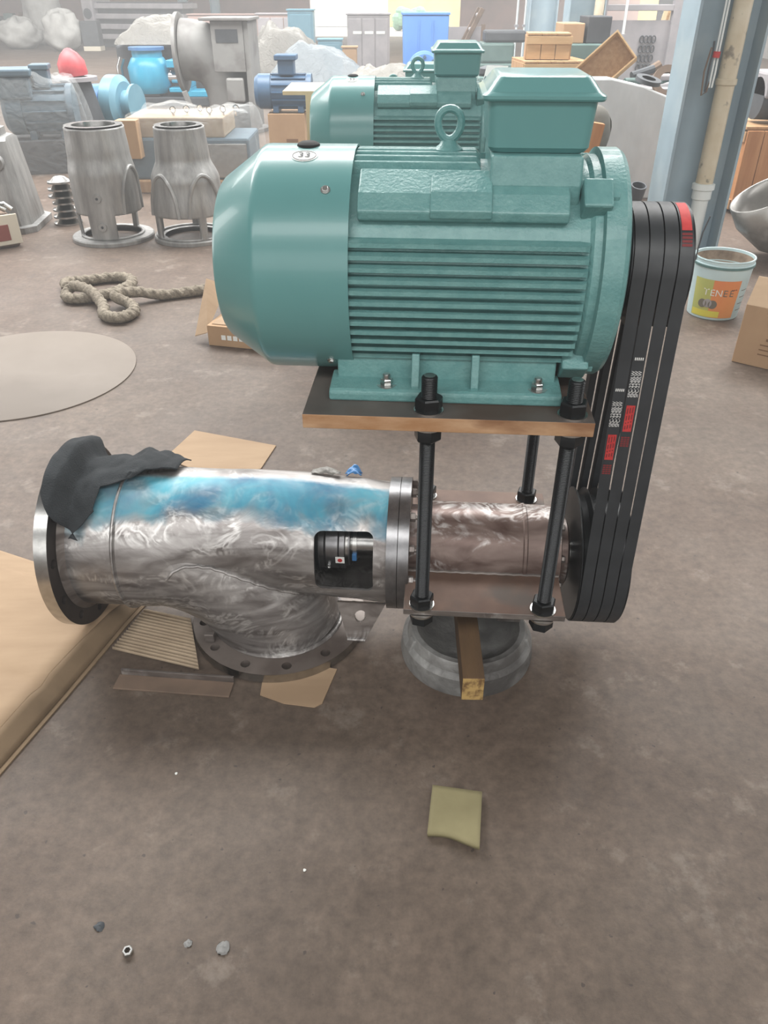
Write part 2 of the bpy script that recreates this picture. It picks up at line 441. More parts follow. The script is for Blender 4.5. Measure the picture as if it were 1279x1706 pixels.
# ceiling with three open roof-light strips
mb = MB()
for a, b in ((-9, -5.9), (-2.9, 6.0), (10.4, 16.3), (21.7, 36)): mb.span((-16, a, 7.2), (10, b, 7.35))
for a, b in ((-5.9, -2.9), (6.0, 10.4), (16.3, 21.7)):
    mb.span((-16, a, 7.2), (-14.5 if a > 10 else -9.2, b, 7.35)); mb.span((8.2, a, 7.2), (10, b, 7.35))
struct(mb.build('ceiling', 'roof_sheet', smooth=0))
mb = MB()
mb.span((-16.2, -9, 0), (-16, 36, 1.6)); mb.span((-16.2, -9, 4.8), (-16, 36, 7.2)); mb.span((-16.2, 15.2, 1.6), (-16, 36, 4.8)); mb.span((-16.2, -9, 1.6), (-16, -1.2, 4.8))
struct(mb.build('wall_left', 'grey_wall', smooth=0))
mb = MB()
mb.span((10, -9, 0), (10.2, 27, .9)); mb.span((10, -9, 4.8), (10.2, 36, 7.2)); mb.span((10, -9, .9), (10.2, -3.2, 4.8)); mb.span((10, 11.2, .9), (10.2, 27, 4.8))
struct(mb.build('wall_right', 'grey_wall', smooth=0))
mb = MB(); mb.span((17, 22, 0), (17.3, 46, 6)); struct(mb.build('bright_backdrop_right', 'white_wall', smooth=0))  # white surface added as bright backing for the opening in the right wall
mb = MB(); mb.span((-16, -9.2, 0), (10, -9, 1.8)); mb.span((-16, -9.2, 5.6), (10, -9, 7.2)); mb.span((-16, -9.2, 1.8), (-11.2, -9, 5.6)); mb.span((9.2, -9.2, 1.8), (10, -9, 5.6)); struct(mb.build('wall_front', 'grey_wall', smooth=0))
mb = MB()
DX0, DX1 = -2.9, 3.0
mb.span((-16, 36, 0), (DX0, 36.2, 7.2)); mb.span((DX1, 36, 0), (10, 36.2, 7.2)); mb.span((DX0, 36, 4.2), (DX1, 36.2, 7.2))
struct(mb.build('wall_back', 'brick_wall', smooth=0))
mb = MB(); mb.span((.2, 47, 0), (14, 47.3, 6)); struct(mb.build('wall_outside', 'yellow_wall', smooth=0))
mb = MB(); mb.span((-14, 47, 0), (.2, 47.3, 6)); struct(mb.build('sky_backdrop_white', 'white_wall', smooth=0))  # added white surface standing in for the bright sky beyond the doorway
# low whitewashed partition on the right
mb = MB(); mb.add([(1.55, 6.75, 0), (2.9, 6.75, 0), (2.9, 6.75, .62), (2.35, 6.75, .70), (2.0, 6.75, .82), (1.75, 6.75, .87), (1.55, 6.75, .87),
                   (1.55, 6.95, 0), (2.9, 6.95, 0), (2.9, 6.95, .62), (2.35, 6.95, .70), (2.0, 6.95, .82), (1.75, 6.95, .87), (1.55, 6.95, .87)],
                  [tuple(range(7)), tuple(range(13, 6, -1))] + [(i, (i + 1) % 7, 7 + (i + 1) % 7, 7 + i) for i in range(7)])
struct(mb.build('wall_partition', 'white_wall', smooth=0, bevel=.012))

def column(x, y, label, pipe=True, w=.41, d=.30):
    t = thing('steel_column', label, 'column', (x, y, 0), group='painted steel columns of the hall')
    for nm, a, b in (('flange', (-w / 2, -d / 2, 0), (-w / 2 + .016, d / 2, 7.2)), ('flange', (w / 2 - .016, -d / 2, 0), (w / 2, d / 2, 7.2)),
                     ('web', (-w / 2 + .016, -.008, 0), (w / 2 - .016, .008, 7.2)), ('base_plate', (-w / 2 - .05, -d / 2 - .05, 0), (w / 2 + .05, d / 2 + .05, .02))):
        MB().span(a, b).build(nm, 'column_paint', t, smooth=0, bevel=.002)
    return t
column(1.94, 5.2, 'tall blue-grey steel column nearest the machine, behind the black belts')
column(2.27, 10.4, 'blue-grey steel column behind the stacked wooden crates, with cream pipe')
column(2.31, 13.4, 'farther blue-grey steel column left of the cream pipe behind the crates')
for x, lab in ((-7.3, 'leftmost of two thin far columns before the back wall'), (-6.15, 'right one of two thin far columns before the back wall')):
    column(x, 33.5, lab, w=.32, d=.25)
def downpipe(x, y, label, near=True):
    t = thing('downpipe', label, 'pipe', (x, y, 0), group='cream rainwater pipes on the columns')
    MB().lathe([(.42, .052), (7.2, .052)], 24).build('upper_pipe', 'old_pvc', t)
    MB().lathe([(0, .048), (.36, .048)], 24).build('lower_pipe', 'white_pvc', t)
    MB().lathe([(.345, .054), (.35, .058), (.40, .058), (.405, .068), (.435, .068), (.44, .054)], 24).build('socket', 'white_pvc', t)
    MB().lathe([(.97, .055), (.975, .06), (1.0, .06), (1.005, .055)], 24).build('clamp', 'old_pvc', t)
    return t
dp = downpipe(1.98, 5.08, 'cream weathered drain pipe with white socket on the nearest column')
downpipe(2.40, 10.25, 'cream drain pipe standing behind the stacked wooden crates')
t = thing('cable_bundle', 'thin white cables with a red tape band hanging beside the cream pipe', 'cable', (1.875, 5.05, .94))
for k, (dx, top) in enumerate(((0, 1.4), (.016, 1.4), (-.018, .25))):
    MB().tube([(dx, 0, .02 if k < 2 else .0), (dx * 1.2, 0, .1), (dx + .004, .01, .2), (dx, .01, top)], .006, 8).build('cable', 'white_pvc' if k < 2 else 'machine_dark', t)
MB().cyl((0.004, -.002, .17), (0.005, -.002, .2), .02, seg=12).build('tape_band', 'red_print', t)
MB().tube([(-.03, 0, .22), (-.045, .0, .1), (-.035, 0, -.02), (-.01, 0, .0), (0, 0, .06)], .005, 8).build('wire_loop', 'rusty_brown', t)

# ================================================================== THE MACHINE
# machine frame: x along the shaft, y away from the viewer, z up; it stands turned 4 degrees on the floor
YAW = R(-4.0); MO = Vector((0.02, 1.54, 0))
def mw(lx, ly, z): return MO + Matrix.Rotation(YAW, 3, 'Z') @ Vector((lx, ly, z))
def mthing(name, label, cat, base, group=None):
    return thing(name, label, cat, mw(*base), YAW, group, base=base)
PZ, MZ = 0.271, 0.971             # shaft heights of pump and motor
PLATE = 0.7605                     # top of the motor plate

# ---------------------------------------------------------------- motor (local: origin on the plate under the axis)
def build_motor(label):
    H, r = MZ - PLATE, .209
    t = thing('electric_motor', label, 'motor')
    t['group'] = 'teal electric motors'
    G = 'teal_cast'
    MB().lathe([(-.075, .10), (-.075, .186), (.35, .186), (.35, .1)], 48, (0, 0, H), 'x').build('frame_body', G, t)
    zs = [.079 - .0196 * k for k in range(12)]
    for side in (-1, 1):
        for z in zs:
            yi, yo = side * math.sqrt(.178 ** 2 - z * z), side * math.sqrt(.2045 ** 2 - z * z)
            th = .0056
            mb = MB()
            x0, x1 = -.078, .348
            ym = yo - side * .004
            vs = []
            for (x, y, hw) in ((x0, yi, th * 1.45), (x0, ym, th), (x0, yo, th * .7), (x1 - .012, yo, th * .7), (x1 - .004, ym, th), (x1, yi, th * 1.45)):
                vs += [(x, y, H + z - hw), (x, y, H + z + hw)]
            fs = [(0, 2, 4, 6, 8, 10), (1, 3, 5, 7, 9, 11)] + [(2 * i, 2 * ((i + 1) % 6), 2 * ((i + 1) % 6) + 1, 2 * i + 1) for i in range(6)]
            mb.add(vs, fs).build('cooling_fin', G, t, smooth=20)
    for yy in (-.066, -.044, -.022, 0, .022, .044, .066):
        zi, zo = math.sqrt(.18 ** 2 - yy * yy), math.sqrt(.2045 ** 2 - yy * yy)
        MB().prism([(-.078, H + zi), (-.078, H + zo - .012), (-.068, H + zo), (.148, H + zo), (.156, H + zo - .01), (.156, H + zi)], yy - .005, yy + .005).build('cooling_fin', G, t, smooth=0, bevel=.0015)
    for yy in (-.10, .10):
        MB().prism([(yy * 1.08 - .008, .15), (yy * 1.08 + .008, .15), (yy * .95 + .007, .182), (yy * .95 - .007, .182)], -.078, .2, 'x')
    # flat name-plate pad on the upper front
    for side in (-1, 1):
        pr = [(side * .075, H + .15), (side * .090, H + .186), (side * .146, H + .157), (side * .168, H + .131), (side * .164, H + .116), (side * .13, H + .10)]
        p = MB().prism(pr, -.055, .306, 'x').build('name_plate_pad', G, t, smooth=0, bevel=.003)
        if side < 0:
            pr = [(-.105, H + .15), (-.112, H + .180), (-.150, H + .161), (-.1725, H + .134), (-.169, H + .121), (-.14, H + .11)]
            MB().prism(pr, .070, .175, 'x').build('raised_panel', G, p, smooth=0, bevel=.002)
    # pedestal of the terminal box
    MB().prism([(-.125, H + .13), (-.128, H + .168), (-.118, H + .213), (.118, H + .213), (.128, H + .16), (.12, H + .12)], .170, .325, 'x').build('box_pedestal', G, t, smooth=0, bevel=.004)
    # terminal box
    bz = H + .214
    def rrect(hx, hy, r, cx, n=5):
        pts = []
        for (sx, sy, a0) in ((1, 1, 0), (-1, 1, 90), (-1, -1, 180), (1, -1, 270)):
            for k in range(n + 1):
                a = R(a0 + 90 * k / n); pts.append((cx + sx * (hx - r) + r * math.cos(a), sy * (hy - r) + r * math.sin(a)))
        return pts
    def loft(secs):
        mb = MB(); n = len(secs[0][0]); vs = []; fs = []
        for pts, z in secs: vs += [(x, y, z) for x, y in pts]
        for k in range(len(secs) - 1): fs += [(k * n + i, k * n + (i + 1) % n, (k + 1) * n + (i + 1) % n, (k + 1) * n + i) for i in range(n)]
        fs += [tuple(range(n - 1, -1, -1)), tuple((len(secs) - 1) * n + i for i in range(n))]
        return mb.add(vs, fs)
    cx = .250
    tb = loft([(rrect(.080, .092, .018, cx), bz), (rrect(.086, .098, .018, cx), bz + .008), (rrect(.090, .102, .014, cx), bz + .080)]).build('terminal_box', 'teal_sheet', t, smooth=30)
    loft([(rrect(.099, .109, .012, cx), bz + .079), (rrect(.101, .111, .012, cx), bz + .082), (rrect(.101, .111, .012, cx), bz + .087), (rrect(.097, .107, .012, cx), bz + .090),
          (rrect(.093, .103, .012, cx), bz + .092), (rrect(.078, .088, .014, cx), bz + .112), (rrect(.074, .084, .014, cx), bz + .114)]).build('terminal_box_lid', 'teal_sheet', tb, smooth=25)
    lb = BASE
    # eye bolt
    eb = MB()
    eb.lathe([(H + .19, .026), (H + .205, .026), (H + .212, .017), (H + .22, .012)], 20, (.098, 0, 0))
    eb.tube([(.098 + .0205 * math.sin(a) * (1 + .12 * math.cos(a + math.pi)), 0, H + .245 - .025 * math.cos(a)) for a in [2 * math.pi * k / 28 for k in range(28)]], .0072, 10, closed=True)
    eb.build('eye_bolt', G, t)
    MB().lathe([(H + .16, .034), (H + .193, .03)], 20, (.098, 0, 0)).build('eye_bolt_boss', G, t)
    # fan cowl
    fc = MB().lathe([(-.069, .2055), (-.069, .209), (-.232, .209), (-.240, .2078), (-.246, .2035), (-.318, .153), (-.324, .146), (-.325, .02), (-.322, .02), (-.321, .143), (-.243, .203), (-.232, .2055), (-.069, .2055)], 72, (0, 0, H), 'x', caps=False).build('fan_cowl', 'teal_sheet', t, smooth=30)
    for k, rr in enumerate((.05, .075, .1, .125)):
        MB().lathe([(-.3255, rr - .006), (-.3265, rr - .004), (-.3265, rr + .004), (-.3255, rr + .006)], 40, (0, 0, H), 'x', caps=False).build('grille_ring', 'teal_sheet', fc)
    def on_cowl(x, deg, rr=.209): return Vector((x, -rr * math.cos(R(deg)), H + rr * math.sin(R(deg))))
    def dirr(deg): return Vector((0, -math.cos(R(deg)), math.sin(R(deg))))
    for x, dg in ((-.112, 49), (-.112, -46), (-.112, 131), (-.112, 226)):
        mb = MB(); p = on_cowl(x, dg); d = dirr(dg)
        mb.cyl(p, p + d * .002, .0085, seg=20); hexnut(mb, p + d * .002, d, .010, .004)
        mb.build('cowl_screw', 'zinc', fc)
    p = on_cowl(-.158, 88); d = dirr(88); mb = MB(); mb.cyl(p - d * .002, p + d * .003, .022, .020, seg=24); mb.cyl(p + d * .003, p + d * .006, .020, .014, seg=24); mb.build('rubber_plug', 'belt_side', fc)
    # oval sticker bent to the cowl
    mb = MB()
    def sfn(a, rr):
        return on_cowl(-.158 + .025 * rr * math.cos(a), 73 + math.degrees(.020 * rr * math.sin(a) / .209), .2096)
    N = 28
    vs = [sfn(0, 0)] + [sfn(2 * math.pi * k / N, q) for q in (.5, 1) for k in range(N)]
    fs = [(0, 1 + k, 1 + (k + 1) % N) for k in range(N)] + [(1 + k, N + 1 + k, N + 1 + (k + 1) % N, 1 + (k + 1) % N) for k in range(N)]
    st = mb.add(vs, fs).build('sticker', 'label_white', fc)
    c = on_cowl(-.158, 73, .2106); yv = dirr(73 + 90)
    text('33', 'sticker_print', .024, 'machine_dark', st, frame_matrix(c, (1, 0, 0), yv))
    mb = MB(); mb.tube([sfn(2 * math.pi * k / N, .84) + dirr(73) * .0004 for k in range(N)], .0005, 6, closed=True); mb.build('sticker_ring', 'machine_dark', st)
    # end shield on the drive side
    MB().lathe([(.345, .12), (.345, .190), (.352, .196), (.365, .197), (.368, .209), (.402, .209), (.410, .204), (.416, .185), (.420, .12), (.424, .06)], 64, (0, 0, H), 'x').build('end_shield', G, t, smooth=28)
    MB().lathe([(.33, .186), (.345, .19), (.36, .187)], 64, (0, 0, H), 'x').build('frame_flange', G, t)
    for dg in (48, 132, -48, -132):
        d = dirr(dg); c = Vector((.352, 0, H)) + d * .202; tan = Vector((0, d.z, -d.y))
        rot = Matrix(((1, 0, 0), (0, tan.y, d.y), (0, tan.z, d.z)))
        lug = MB().box(c, (.05, .055, .038), rot).build('lug', G, t, smooth=0, bevel=.004)
        mb = MB(); hexnut(mb, Vector((.377, 0, H)) + d * .206, (1, 0, 0), .017, .011); mb.build('bolt', G, lug)
    MB().cyl((.42, 0, H), (.55, 0, H), .0275, seg=24).build('shaft', 'machined', t)
    # feet
    for side in (-1, 1):
        y0, y1 = side * .2, side * .118
        pr = [(y0, 0), (y0, .018), (side * .192, .023), (side * .150, .028), (y1, .03), (y1, 0)]
        ft = MB().prism(pr, -.112, .330, 'x').build('foot', G, t, smooth=0, bevel=.004)
        MB().prism([(side * .15, .02), (side * .147, .058), (side * .145, .075), (side * .118, .08), (side * .118, .02)], -.10, .32, 'x').build('foot_web', G, t, smooth=0, bevel=.003)
        for x in (.052, .165):
            MB().prism([(side * .187, .02), (side * .187, .028), (side * .168, .085), (side * .12, .085), (side * .12, .02)], x - .0075, x + .0075, 'x').build('gusset', G, t, smooth=0, bevel=.002)
        for x in (-.003, .285):
            mb = MB(); c = Vector((x, side * .173, .022))
            mb.lathe([(0, .019), (.003, .019)], 24, c); hexnut(mb, c + Vector((0, 0, .003)), (0, 0, 1), .021, .012); mb.lathe([(.014, .008), (.023, .008), (.025, .006)], 16, c)
            mb.build('foot_bolt', 'zinc', ft)
    return t
motor = build_motor('large teal electric motor with terminal box, bolted on the raised steel plate in front')
motor2 = copy_tree(motor); motor3 = copy_tree(motor)
motor.location = mw(0, 0, PLATE); motor.rotation_euler = (0, 0, YAW)
motor2['label'] = 'teal electric motor standing directly behind the front motor, with its own eye bolt'
motor2.location = (.035, 3.5, .72); motor2.rotation_euler = (0, 0, R(-2))
motor3['label'] = 'teal motor half hidden behind the plywood board, farthest of the teal motors'
motor3.location = (-.05, 4.55, .58); motor3.rotation_euler = (0, 0, R(-2))
for nm, lab, loc, sz in (('wooden_stand', 'wooden block stand carrying the second teal motor', (.14, 3.5, 0), (.62, .46, .72)), ('wooden_stand', 'lower wooden block stand carrying the farthest teal motor', (.06, 4.55, 0), (.62, .46, .58))):
    t = thing(nm, lab, 'stand', loc)
    for k in range(2):
        MB().span((-sz[0] / 2 + k * (sz[0] - .1), -sz[1] / 2, 0), (-sz[0] / 2 + .1 + k * (sz[0] - .1), sz[1] / 2, sz[2] - .04)).build('post', 'pine', t, smooth=0, bevel=.004)
    for k in range(4):
        y0 = -sz[1] / 2 + k * sz[1] / 4
        MB().span((-sz[0] / 2, y0 + .003, sz[2] - .04), (sz[0] / 2, y0 + sz[1] / 4 - .003, sz[2])).build('plank', 'pine', t, smooth=0, bevel=.003)

# ---------------------------------------------------------------- pulleys and belts
BX = [.451 + .0265 * k for k in range(4)]
RT, RB = .117, .166
def pulley(name, zc, rad, parent, hub):
    prof = []
    ro, ri = rad - .003, rad - .021
    prof.append((.4345, hub)); prof.append((.4345, ro - .002)); prof.append((.436, ro))
    for x in BX:
        prof += [(x - .0127, ro), (x - .0068, ri), (x + .0068, ri), (x + .0127, ro)]
    prof += [(.546, ro), (.5475, ro - .002), (.5475, rad - .034), (.535, rad - .036), (.535, hub + .03), (.55, hub + .02), (.55, hub)]
    m = MB().lathe(prof, 72, (0, 0, zc), 'x')
    return m.build(name, 'black_steel', parent, smooth=25)
b = Vector((0, 0, PLATE)); BASE[motor.name] = b
pulley('drive_pulley', MZ, RT, motor, .028)
del BASE[motor.name]

nzv = (RB - RT) / (MZ - PZ); nyv = math.sqrt(1 - nzv * nzv)
def belt_path(n=26):
    P = []
    a0 = math.atan2(nzv, -nyv)                # front normal (pointing to -y)
    a1 = math.atan2(nzv, nyv)                 # back normal
    for k in range(n + 1):
        a = a0 + (a1 - a0) * k / n; P.append((RT * math.cos(a), MZ + RT * math.sin(a), math.cos(a), math.sin(a)))
    b0, b1 = a1, a0 - 2 * math.pi
    for k in range(n + 9):
        a = b0 + (b1 - b0) * k / (n + 8); P.append((RB * math.cos(a), PZ + RB * math.sin(a), math.cos(a), math.sin(a)))
    return P
def front_point(z, off=0.0):
    y1, z1 = -RT * nyv, MZ + RT * nzv; y0, z0 = -RB * nyv, PZ + RB * nzv
    t = (z - z0) / (z1 - z0)
    return (y0 + (y1 - y0) * t - nyv * off, z + nzv * off)
def patch(name, x0, x1, z0, z1, m, parent):
    a, b = front_point(z0, .0005), front_point(z1, .0005)
    return MB().add([(x0, a[0], a[1]), (x1, a[0], a[1]), (x1, b[0], b[1]), (x0, b[0], b[1])], [(0, 1, 2, 3)]).build(name, m, parent, smooth=0)
BL = ['first black V-belt from the motor, with red label and white lettering lower on its run',
      'second black V-belt from the motor, with red label and white lettering higher on its run',
      'third black V-belt from the motor, plain without any lettering on its front run',
      'outermost black V-belt, with a red label at the top of the upper pulley']
path = belt_path()
run = Vector((0, front_point(.9)[0] - front_point(.3)[0], .6)).normalized()
for k, x in enumerate(BX):
    bo = MB(); vs = []; n = len(path); base = Vector((x, 0, PZ - RB))
    for (y, z, ny, nz_) in path:
        for hw, off in ((-.0119, 0), (.0119, 0), (.0075, -.017), (-.0075, -.017)):
            vs.append((x + hw, y + ny * off, z + nz_ * off))
    fs = []
    for i in range(n):
        j = (i + 1) % n
        for q in range(4): fs.append((4 * i + q, 4 * i + (q + 1) % 4, 4 * j + (q + 1) % 4, 4 * j + q))
    bo.add(vs, fs)
    bo.v = [p - base for p in bo.v]
    o = bo.build('v_belt', 'black_rubber', None, smooth=35)
    o.location = mw(*base); o.rotation_euler = (0, 0, YAW); BASE[o.name] = base
    tag(o, BL[k], 'belt', 'V-belts of the drive')
    if k < 2:
        dz = 0 if k == 1 else -.0635
        for q in range(5): patch('printed_dash', x - .0085 + q * .0036, x - .0063 + q * .0036, .829 + dz, .8345 + dz, 'white_print', o)
        for q in range(3):
            fy, fz = front_point(.781 + dz, .0006)
            text('SPC-2240LW', 'printed_text', .0098, 'white_print', o, frame_matrix((x - .0065 + .0065 * q, fy, fz), run, (-1, 0, 0)))
        rl = patch('red_label', x - .0085, x + .0085, .681 + dz, .737 + dz, 'red_print', o)
        for q in range(3):
            for w, (za, zb) in enumerate(((.686, .695), (.698, .702), (.705, .716), (.719, .732))):
                za, zb = za + dz + .0015 * q, zb + dz + .0015 * q - .001
                a_, b2 = front_point(za, .0009), front_point(zb, .0009); xa = x - .0062 + .005 * q
                MB().add([(xa, a_[0], a_[1]), (xa + .0022, a_[0], a_[1]), (xa + .0022, b2[0], b2[1]), (xa, b2[0], b2[1])], [(0, 1, 2, 3)]).build('label_print', 'red_dim_print', rl, smooth=0)
        for q in range(5):
            z0 = .648 + dz + q * .0046
            for w in range(3): patch('printed_grid', x - .0085 + w * .006, x - .0085 + w * .006 + .005, z0, z0 + .0034, 'red_dim_print', o)
    if k == 3:
        def arc_patch(nm, a0, a1, xa, xb, m, par, rr=RT + .0006):
            vs = []; N = 6
            for i in range(N + 1):
                a = R(a0 + (a1 - a0) * i / N)
                for xx in (xa, xb): vs.append((xx, -rr * math.cos(a), MZ + rr * math.sin(a)))
            return MB().add(vs, [(2 * i, 2 * i + 1, 2 * i + 3, 2 * i + 2) for i in range(N)]).build(nm, m, par)
        rl = arc_patch('red_label', 48, 90, x - .009, x + .009, 'red_print', o)
        for q in range(4): arc_patch('printed_grid', 33 + q * 3.4, 35.4 + q * 3.4, x - .009, x + .009, 'red_dim_print', o)

# ---------------------------------------------------------------- motor plate and threaded rods
t = mthing('motor_plate', 'thick rusty-edged steel plate under the front teal motor', 'plate', (.14, 0, PLATE - .029))
pt = MB(); pt.span((-.155, -.262, PLATE - .029), (.385, .262, PLATE)); pt.mi = [1, 0, 1, 1, 1, 1]
pt.build('plate', ['plate_steel', 'cut_edge_rust'], t, smooth=0, bevel=.0015)
RODS = [(.080, -.232), (.347, -.232), (.080, .215), (.347, .215)]
RL = ['front left black threaded rod joining the plates, nearest the silver flanges', 'front right black threaded rod beside the belts',
      'rear left black threaded rod behind the front left rod', 'rear right black threaded rod behind the bearing housing']
WZ = .283
for (x, y), lab in zip(RODS, RL):
    t = mthing('threaded_rod', lab, 'threaded rod', (x, y, WZ - .04), 'black threaded rods under the motor plate')
    prof = []; z = WZ - .045; top = PLATE + .072
    while z < top - .004: prof += [(z, .0138), (z + .0017, .0152)]; z += .0034
    MB().lathe([(WZ - .046, .011)] + prof + [(top - .002, .014), (top, .011)], 20, (x, y, 0)).build('rod', 'black_steel', t, smooth=0 if False else 50)
    MB().lathe([(top + .0001, .0108), (top + .0006, .0100)], 20, (x, y, 0)).build('rod_end', 'zinc', t)
    for z0, dr in ((PLATE, 1), (PLATE - .029, -1), (WZ, 1), (WZ - .017, -1)):
        mb = MB(); mb.lathe([(z0, .028), (z0 + dr * .004, .028)], 28, (x, y, 0)); mb.build('washer', 'zinc', t)
        mb = MB(); hexnut(mb, (x, y, z0 + dr * .004), (0, 0, dr), .046, .026); mb.build('nut', 'black_steel', t)

# ---------------------------------------------------------------- pump
t = pump = mthing('elbow_pump', 'bare ground-steel elbow pump smeared with blue dye, flanged to a brown bearing housing', 'pump', (-.3, 0, 0))
def piece(h, P):
    for (h0, r0), (h1, r1) in zip(P, P[1:]):
        if h <= h1:
            u = min(1, max(0, (h - h0) / (h1 - h0))); return r0 + (r1 - r0) * u * u * (3 - 2 * u)
    return P[-1][1]
OFF = [(-.60, 0), (-.36, .031), (-.22, .030), (-.10, .020), (0, .010)]
def off(h): return piece(h, OFF)
CR = [(-.60, .178), (-.38, .151), (0, .150)]
prof_o = [(-.77, .177), (-.646, .177), (-.643, .181), (-.636, .181), (-.633, .178)] + [(-.62 + .02 * k, piece(-.62 + .02 * k, CR)) for k in range(31)] + [(-.004, .150)]
prof_i = [(h, r - .009) for h, r in reversed(prof_o)]
casing = MB().lathe(prof_o + prof_i + [prof_o[0]], 96, (0, 0, PZ), 'x', caps=False, off=off)
co = casing.build('casing', 'dyed_steel', t, smooth=30)
# inspection window cut out of the casing wall
cb = MB(); hw, hh, rr = .068, .076, .018
pts = []
for (sx, sy, a0) in ((1, 1, 0), (-1, 1, 90), (-1, -1, 180), (1, -1, 270)):
    for k in range(6):
        a = R(a0 + 18 * k); pts.append((sx * (hw - rr) + rr * math.cos(a), sy * (hh - rr) + rr * math.sin(a)))
el = R(14); xc = -.104
fwd = Vector((0, -math.cos(el), math.sin(el))); upv = Vector((0, math.sin(el), math.cos(el)))
cen = Vector((xc, 0, PZ + .012)); n = len(pts)
vs = [cen + Vector((px, 0, 0)) + upv * py + fwd * d for d in (.06, .3) for px, py in pts]
cb.add(vs, [tuple(range(n - 1, -1, -1)), tuple(range(n, 2 * n))] + [(i, (i + 1) % n, n + (i + 1) % n, n + i) for i in range(n)])
cut = cb.build('cutter', 'dull_steel', t, smooth=0)
bpy.context.view_layer.update()
md = co.modifiers.new('window', 'BOOLEAN'); md.operation = 'DIFFERENCE'; md.object = cut; md.solver = 'EXACT'
dg = bpy.context.evaluated_depsgraph_get()
me = bpy.data.meshes.new_from_object(co.evaluated_get(dg)); co.modifiers.clear(); co.data = me
bpy.data.objects.remove(cut)
me.set_sharp_from_angle(angle=R(30))
# discharge elbow
pth = []; rad = []
RHO = .30; XE = -.60
for k in range(25):
    a_ = R(90 * k / 24); pth.append(Vector((XE + RHO * math.sin(a_), 0, PZ - RHO * (1 - math.cos(a_))))); rad.append(.1745 - .010 * k / 24)
pth = [p for p in pth if p.z > .012]; rad = rad[:len(pth)]
pth = [Vector((-.64, 0, PZ))] + pth + [Vector((-.30, 0, .006))]; rad = [.172] + rad + [.1645]
MB().tube(pth, rad, 64).build('discharge_elbow', 'ground_steel', t, smooth=40)
mb = MB(); mb.tube([(-.30 + .166 * math.cos(R(10 * k)), .166 * math.sin(R(10 * k)), .032) for k in range(36)], .006, 8, closed=True); mb.build('weld_bead', 'ground_steel', t)
mb = MB(); mb.tube([(-.64, .181 * math.cos(R(7.5 * k)), PZ + .181 * math.sin(R(7.5 * k))) for k in range(48)], .004, 8, closed=True); mb.build('weld_bead', 'ground_steel', t)
# weld seam where the shaft tube leaves the elbow
seam = []
for k in range(40):
    h = -.52 + .375 * k / 39; r_ = piece(h, CR); best = None
    for q in range(240):
        a_ = R(-60 + 150 * q / 239); p = Vector((h, -r_ * math.cos(a_), PZ + off(h) + r_ * math.sin(a_)))
        d_ = min((p - c_).length for c_ in pth)
        if best is None or abs(d_ - .170) < best[0]: best = (abs(d_ - .170), p)
    if best[0] < .004: seam.append(best[1] + Vector((0, -.002, .001)))
if len(seam) > 4: MB().tube([p + Vector((0, 0, .0015 * ((i * 7) % 3 - 1))) for i, p in enumerate(seam)], .0042, 8).build('weld_bead', 'ground_steel', t)
# drilled flanges
def flange(name, c, axis, ro, ri, th, nh, bc, rh, m, parent, a0=0, rim=None):
    """flat ring with nh round through holes"""
    import bmesh
    seg = nh * 8
    ax = {'x': 0, 'z': 2}[axis]
    mb = MB(); vs = []; fs = []; mi = []
    def P(a, r, h):
        x, y = r * math.cos(a), r * math.sin(a)
        return (c[0] + h, c[1] + x, c[2] + y) if axis == 'x' else (c[0] + x, c[1] + y, c[2] + h)
    H8 = 16
    for h in (0, th):
        for k in range(nh):
            am = a0 + 2 * math.pi * k / nh; half = math.pi / nh
            hole = []; outer = []
            hx, hy = bc, 0
            for q in range(H8):
                th_ = 2 * math.pi * q / H8
                x, y = bc + rh * math.cos(th_), rh * math.sin(th_)
                hole.append(P(am + math.atan2(y, x), math.hypot(x, y), h))
            # square-ish sector outline matched to the 16 hole points
            def sec(q):
                th_ = 360 * q / H8
                cs, sn = math.cos(R(th_)), math.sin(R(th_)); m_ = max(abs(cs), abs(sn)); u, v = cs / m_, sn / m_
                rr_ = (ro + ri) / 2 + u * (ro - ri) / 2
                return P(am + v * half, rr_, h)
            outer = [sec(q) for q in range(H8)]
            o0 = len(vs); vs += hole + outer
            for q in range(H8): fs.append((o0 + q, o0 + (q + 1) % H8, o0 + H8 + (q + 1) % H8, o0 + H8 + q)); mi.append(0)
    blk = nh * 2 * H8
    for k in range(nh):
        for q in range(H8):
            a, b_ = k * 2 * H8 + q, k * 2 * H8 + (q + 1) % H8
            fs.append((a, b_, blk + b_, blk + a)); mi.append(0)
    # rim and bore
    nr = 96
    for rr_, fl, mm in ((ro, 1, 1), (ri, 0, 0)):
        o0 = len(vs); vs += [P(2 * math.pi * i / nr, rr_, h) for h in (0, th) for i in range(nr)]
        fs += [(o0 + i, o0 + (i + 1) % nr, o0 + nr + (i + 1) % nr, o0 + nr + i) for i in range(nr)]; mi += [mm] * nr
    mb.add(vs, fs); mb.mi = mi
    return mb.build(name, [m, rim or m], parent, smooth=35)
flange('suction_flange', (-.798, 0, PZ), 'x', .232, .165, .031, 12, .206, .0115, 'dark_face', t, R(15), 'machined')
mb = MB()
MB().lathe([(-.766, .17), (-.766, .190), (-.758, .182), (-.752, .177)], 64, (0, 0, PZ), 'x', caps=False).build('weld_bead', 'dull_steel', t)
flange('discharge_flange', (-.30, 0, .004), 'z', .228, .150, .026, 12, .200, .0125, 'flange_face', t, R(15), 'machined')
flange('casing_flange', (-.006, 0, PZ + .01), 'x', .163, .10, .025, 12, .147, .007, 'flange_face', t, 0, 'seal_steel')
flange('housing_flange', (.0205, 0, PZ + .01), 'x', .163, .10, .025, 12, .147, .007, 'flange_face', t, 0, 'seal_steel')
